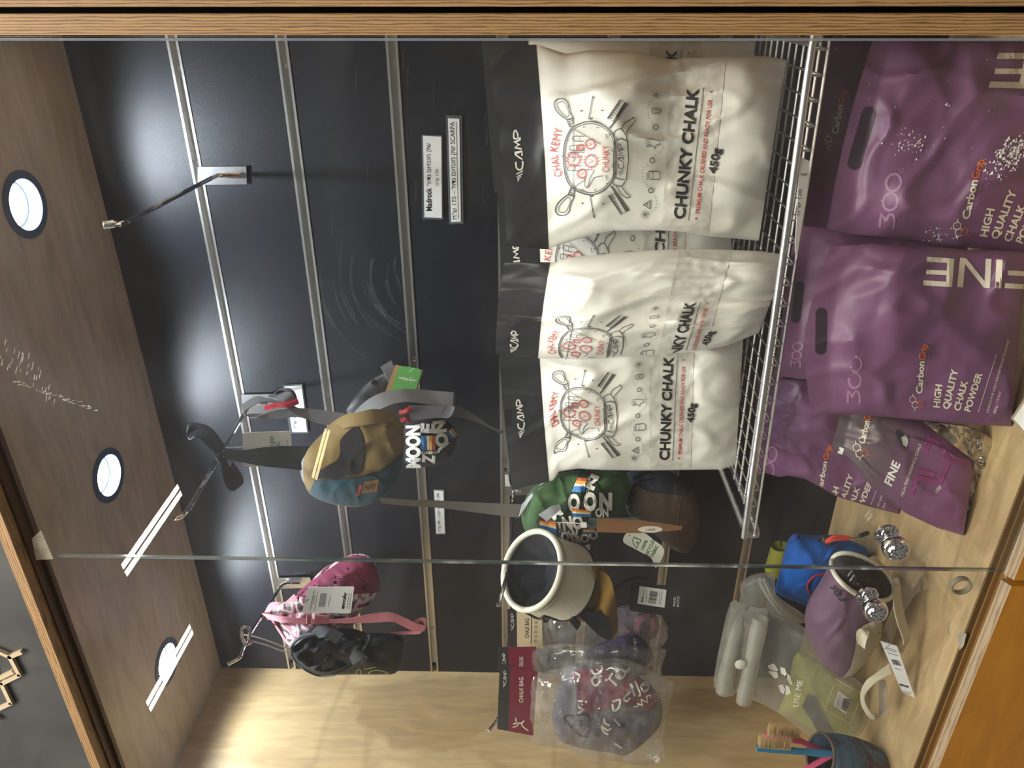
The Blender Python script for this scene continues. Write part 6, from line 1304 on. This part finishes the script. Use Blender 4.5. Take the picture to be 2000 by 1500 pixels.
# ================================================================== mauve chalk bag with beige belt
mau = fabric('mauve_nylon', S(106, 80, 98), 0.55, 700, 0.2, 0.2, 0.08); beg = fabric('beige_nylon', S(196, 186, 164), 0.7, 700, 0.3); bew = fabric('beige_elastic', S(202, 190, 166), 0.75, 1200, 0.6); lin2 = fabric('dark_brown_lining', S(52, 44, 42), 0.95, 200, 0.6, 0.5)
ev = thing('chalk_bag', 'mauve and beige chalk bag lying on its side, dark mouth open to the right', 'bag', (aty(1690, 1250, -0.32).x, -0.30, ZF))
body = [(1622, 1098), (1612, 1118), (1598, 1142), (1580, 1172), (1572, 1200), (1574, 1228), (1588, 1262), (1606, 1294), (1628, 1316), (1648, 1325), (1672, 1316), (1694, 1290), (1716, 1250), (1732, 1212), (1745, 1180), (1748, 1152), (1735, 1128), (1712, 1106), (1685, 1094), (1655, 1086), (1636, 1086)]
W1 = Blob(body, -0.30, 0.055, 0.5, wr=0.008, seed=80, c=(1658, 1205), gx=-0.1, wk=13)
b = MB(); W1.mesh(b, 20); b.build('body', mau, ev)
oc = Vector((1684, 1127)); oa = Vector((56, 38)); ob = Vector((-21, 27))
ell = lambda k, n: oc + oa * math.cos(2 * math.pi * k / n) * k_ + ob * math.sin(2 * math.pi * k / n) * k_
k_ = 1.0; E1 = [ell(k, 40) for k in range(40)]
MB().tube([W1.front(p.x, p.y, 0.0045) for p in E1], 0.0034, 10, True).build('rim', crm2, ev)
k_ = 0.96; E2 = [tuple(ell(k, 28)) for k in range(28)]
outline_sheet(E2, W1, 0.003, lin2, 'lining', ev, 0.001, 9)
outline_sheet([(1674, 1243), (1685, 1222), (1702, 1215), (1724, 1216), (1722, 1240), (1714, 1262), (1690, 1296), (1668, 1318), (1646, 1325), (1660, 1306), (1668, 1280)], W1, 0.0028, beg, 'beige_panel', ev, 0.0012, 10, 1, 'beige side panel')
P = Print(W1); z5 = lambda x, y: (1500 + x / 3, 1000 + y / 3)
for pts, cl in (([(362, 440), (384, 452), (392, 428)], 0), ([(388, 470), (402, 488), (418, 478), (406, 458)], 1), ([(425, 462), (408, 498)], 0), ([(412, 505), (436, 520), (452, 512)], 0)): P.stroke([z5(*p) for p in pts], 3.2, 'black', bool(cl), 2 if cl else 0)
P.done('logo', ev, 0.0045, 10)
ribbon([(1667, 1247, -0.345), (1678, 1229, -0.35), (1690, 1231, -0.35)], [(1690, 1267, -0.36), (1694, 1250, -0.365), (1697, 1236, -0.36)], bew, 'belt_loop', ev, 0.003)
ribbon([(1692, 1093, -0.285), (1706, 1086, -0.28), (1718, 1095, -0.28)], [(1690, 1104, -0.29), (1706, 1102, -0.292), (1720, 1102, -0.29)], bew, 'belt_stub', ev)
ribbon([(1718, 1096, -0.285), (1730, 1108, -0.288), (1738, 1128, -0.30), (1742, 1140, -0.31)], [(1710, 1104, -0.29), (1724, 1118, -0.295), (1734, 1136, -0.31), (1738, 1150, -0.315)], bew, 'belt', ev)
ribbon([(1737, 1150, -0.315), (1742, 1134, -0.32), (1752, 1128, -0.32), (1757, 1140, -0.322), (1760, 1170, -0.325), (1768, 1210, -0.335), (1778, 1243, -0.342), (1768, 1262, -0.345), (1762, 1276, -0.345)], [(1745, 1158, -0.318), (1750, 1150, -0.33), (1755, 1146, -0.335), (1748, 1150, -0.335), (1745, 1180, -0.338), (1752, 1215, -0.345), (1764, 1250, -0.352), (1762, 1262, -0.352), (1757, 1272, -0.35)], bew, 'belt', ev, n=7, label='beige elastic belt')
ribbon([(1736, 1296, -0.345), (1710, 1316, -0.348), (1692, 1330, -0.35), (1682, 1352, -0.352), (1683, 1376, -0.352), (1695, 1398, -0.352), (1709, 1406, -0.35), (1715, 1400, -0.345)], [(1742, 1316, -0.355), (1722, 1326, -0.358), (1705, 1338, -0.36), (1690, 1356, -0.366), (1690, 1372, -0.366), (1700, 1390, -0.366), (1708, 1396, -0.365), (1712, 1392, -0.36)], bew, 'belt_loop', ev, n=7)
ribbon([(1716, 1402, -0.348), (1717, 1380, -0.345), (1716, 1350, -0.34), (1714, 1330, -0.338)], [(1731, 1394, -0.352), (1733, 1372, -0.35), (1732, 1345, -0.345), (1729, 1328, -0.342)], bew, 'belt_end', ev)
wt = thing('hang_tag', 'white barcode tag lying on the floor in front of the mauve bag', 'tag', aty(1785, 1363, -0.355))
F, _ = card([(1719, 1252), (1752, 1262), (1787, 1363), (1762, 1352)], [-0.352, -0.358, -0.362, -0.358], mat('tag_white2', S(228, 228, 230), 0.45), 'card', wt, 1)
P = Print(F); P.text('evolv', z5(825, 1022), z5(768, 1004), 4.4, 'black', 0.05)
P.barcode([z5(722, 862), z5(768, 872), z5(785, 905), z5(735, 893)], 'black', 9); P.lines(z5(685, 790), z5(755, 815), 2, 3, 1, 'grey', 1); P.lines(z5(700, 825), z5(760, 842), 1, 3, 1, 'grey', 2); P.lines(z5(745, 915), z5(785, 928), 1, 3, 0.9, 'grey', 3); P.lines(z5(780, 1045), z5(838, 1062), 2, 3, 0.9, 'grey', 4); P.done('lettering', wt, 0.0003, 0)
cord([(1733, 1262, -0.362), (1738, 1258, -0.362), (1728, 1240, -0.355), (1715, 1236, -0.355)], 0.0004, rope, 'string', wt)

# ================================================================== tie-dyed brush pot and brushes
tie = ramp_mat('tie_dye_felt', [(0.36, S(70, 52, 46)), (0.47, S(84, 68, 64)), (0.53, S(74, 98, 122)), (0.68, S(98, 122, 142))], 17, 0.9, 4, (1, 1, 2.2), 0.8, 0.3)
bp_ = thing('brush_pot', 'brown and blue tie-dyed cloth brush pot at the lower left corner of the floor', 'pot', (aty(1700, 1480, -0.34).x, -0.33, ZF))
c0 = aty(1602, 1476, -0.35); c1 = aty(1706, 1500, -0.345); RP = 0.0335
axp = (c1 - c0).normalized(); vdir = (c0 - CAMP).normalized(); q1 = (axp.cross(vdir)).normalized(); q2 = axp.cross(q1).normalized()
def pr(c, r): return [c + (q1 * math.cos(2 * math.pi * k / 40) + q2 * math.sin(2 * math.pi * k / 40)) * r for k in range(40)]
lenp = (c1 - c0).length
mb = MB(); mb.rings([pr(c0 + axp * lenp * i / 10, RP * (1 + 0.16 * math.sin(i / 10 * 2.6) - 0.12 * (i / 10) ** 3)) for i in range(11)], False, True); mb.rings([pr(c0 + axp * lenp * i / 10 * 0.9, RP * 0.92) for i in range(9)], False, True); mb.build('wall', tie, bp_)
MB().tube(pr(c0, RP * 0.965), 0.0022, 8, True).build('rim', mat('pot_rim', S(96, 82, 76), 0.8), bp_)
def brush(label, head, dirn, hcol, y0, y1, bristle_side, n=260, wide=18, hname='brush'):
    """head: pixel line of the bristle block; dirn: pixel end of the handle"""
    t = thing('chalk_brush', label, 'brush', aty(*dirn, y1), 'chalk brushes standing in the tie-dyed pot')
    a, b_ = V2(head); e = Vector(dirn); d = (b_ - a).normalized(); sd = Vector((-d.y, d.x)) * bristle_side
    pts = [a - d * 3, a.lerp(b_, 0.3), b_ + d * 2, b_.lerp(e, 0.25), b_.lerp(e, 0.5), e]; ws = [5.5, 8.5, 8.0, 6.0, 9.5, 10]
    K = len(pts); mb = MB(); rg = []
    for i, (p, w_) in enumerate(zip(pts, ws)):
        yy = y0 + (y1 - y0) * i / (K - 1); c = aty(p.x, p.y, yy); off = aty(p.x + sd.x, p.y + sd.y, yy) - c; W = off * w_ / 2; D = Vector((0, 0.0055, 0)); rg.append([c + W * math.cos(2 * math.pi * k / 14) + D * math.sin(2 * math.pi * k / 14) for k in range(14)])
    mb.rings(rg, True, True); mb.build('handle', mat(hname, hcol, 0.4), t)
    rnd = random.Random(n); mb = MB()
    for _ in range(n):
        u = rnd.random(); p = a.lerp(b_, u); dy = rnd.uniform(-0.0055, 0.0055); q = p + sd * (wide * rnd.uniform(0.78, 1.08)) + d * rnd.gauss(0, 2.6); yy = y0 + 0.02 * u * (y1 - y0) + dy
        P0 = aty(p.x, p.y, yy); P1 = aty(q.x, q.y, yy + rnd.gauss(0, 0.0012)); s = Vector((0.00025, 0, 0)); s2 = Vector((0, 0.0002, 0.0002)); mb.add([P0 + s, P0 - s, P0 + s2, P1], [(0, 1, 3), (1, 2, 3), (2, 0, 3)])
    o = mb.build('bristles', mat('boar_bristle', S(190, 160, 112), 0.7, 0, 200, 0.2), t, smooth=False); o['kind'] = 'stuff'; return t
brush('blue handled brush with tan bristles, nearest in the pot', [(1480, 1461), (1544, 1466)], (1628, 1473), S(62, 132, 172), -0.365, -0.36, -1, 700, 30, 'blue_handle')
brush('pink handled brush leaning behind the blue one in the pot', [(1497, 1437), (1560, 1446)], (1640, 1482), S(206, 84, 118), -0.335, -0.345, -1, 620, 29, 'pink_handle')
t = thing('chalk_brush', 'pink brush handle crossing low in the pot, its head out of frame', 'brush', aty(1615, 1482, -0.36), 'chalk brushes standing in the tie-dyed pot')
MB().tube([aty(1558, 1512, -0.375), aty(1590, 1494, -0.372), aty(1622, 1476, -0.362)], [0.004, 0.005, 0.005], 10, flat=0.6).build('handle', mat('pink_handle', S(206, 84, 118), 0.4), t)
# short grey offcut of sticky residue on the floor
for q in ([(1854, 1216), (1858, 1210), (1852, 1230), (1853, 1238), (1850, 1238), (1850, 1222)], [(1870, 1240), (1878, 1233), (1888, 1238), (1882, 1262), (1874, 1270), (1871, 1255)]):
    m = MB(); m.add([atz(*p, ZF + 0.0004) for p in q], [tuple(range(len(q)))]); m.build('residue_patch', mat('residue', S(150, 140, 124), 0.8), bpy.data.objects['floor'], smooth=False)
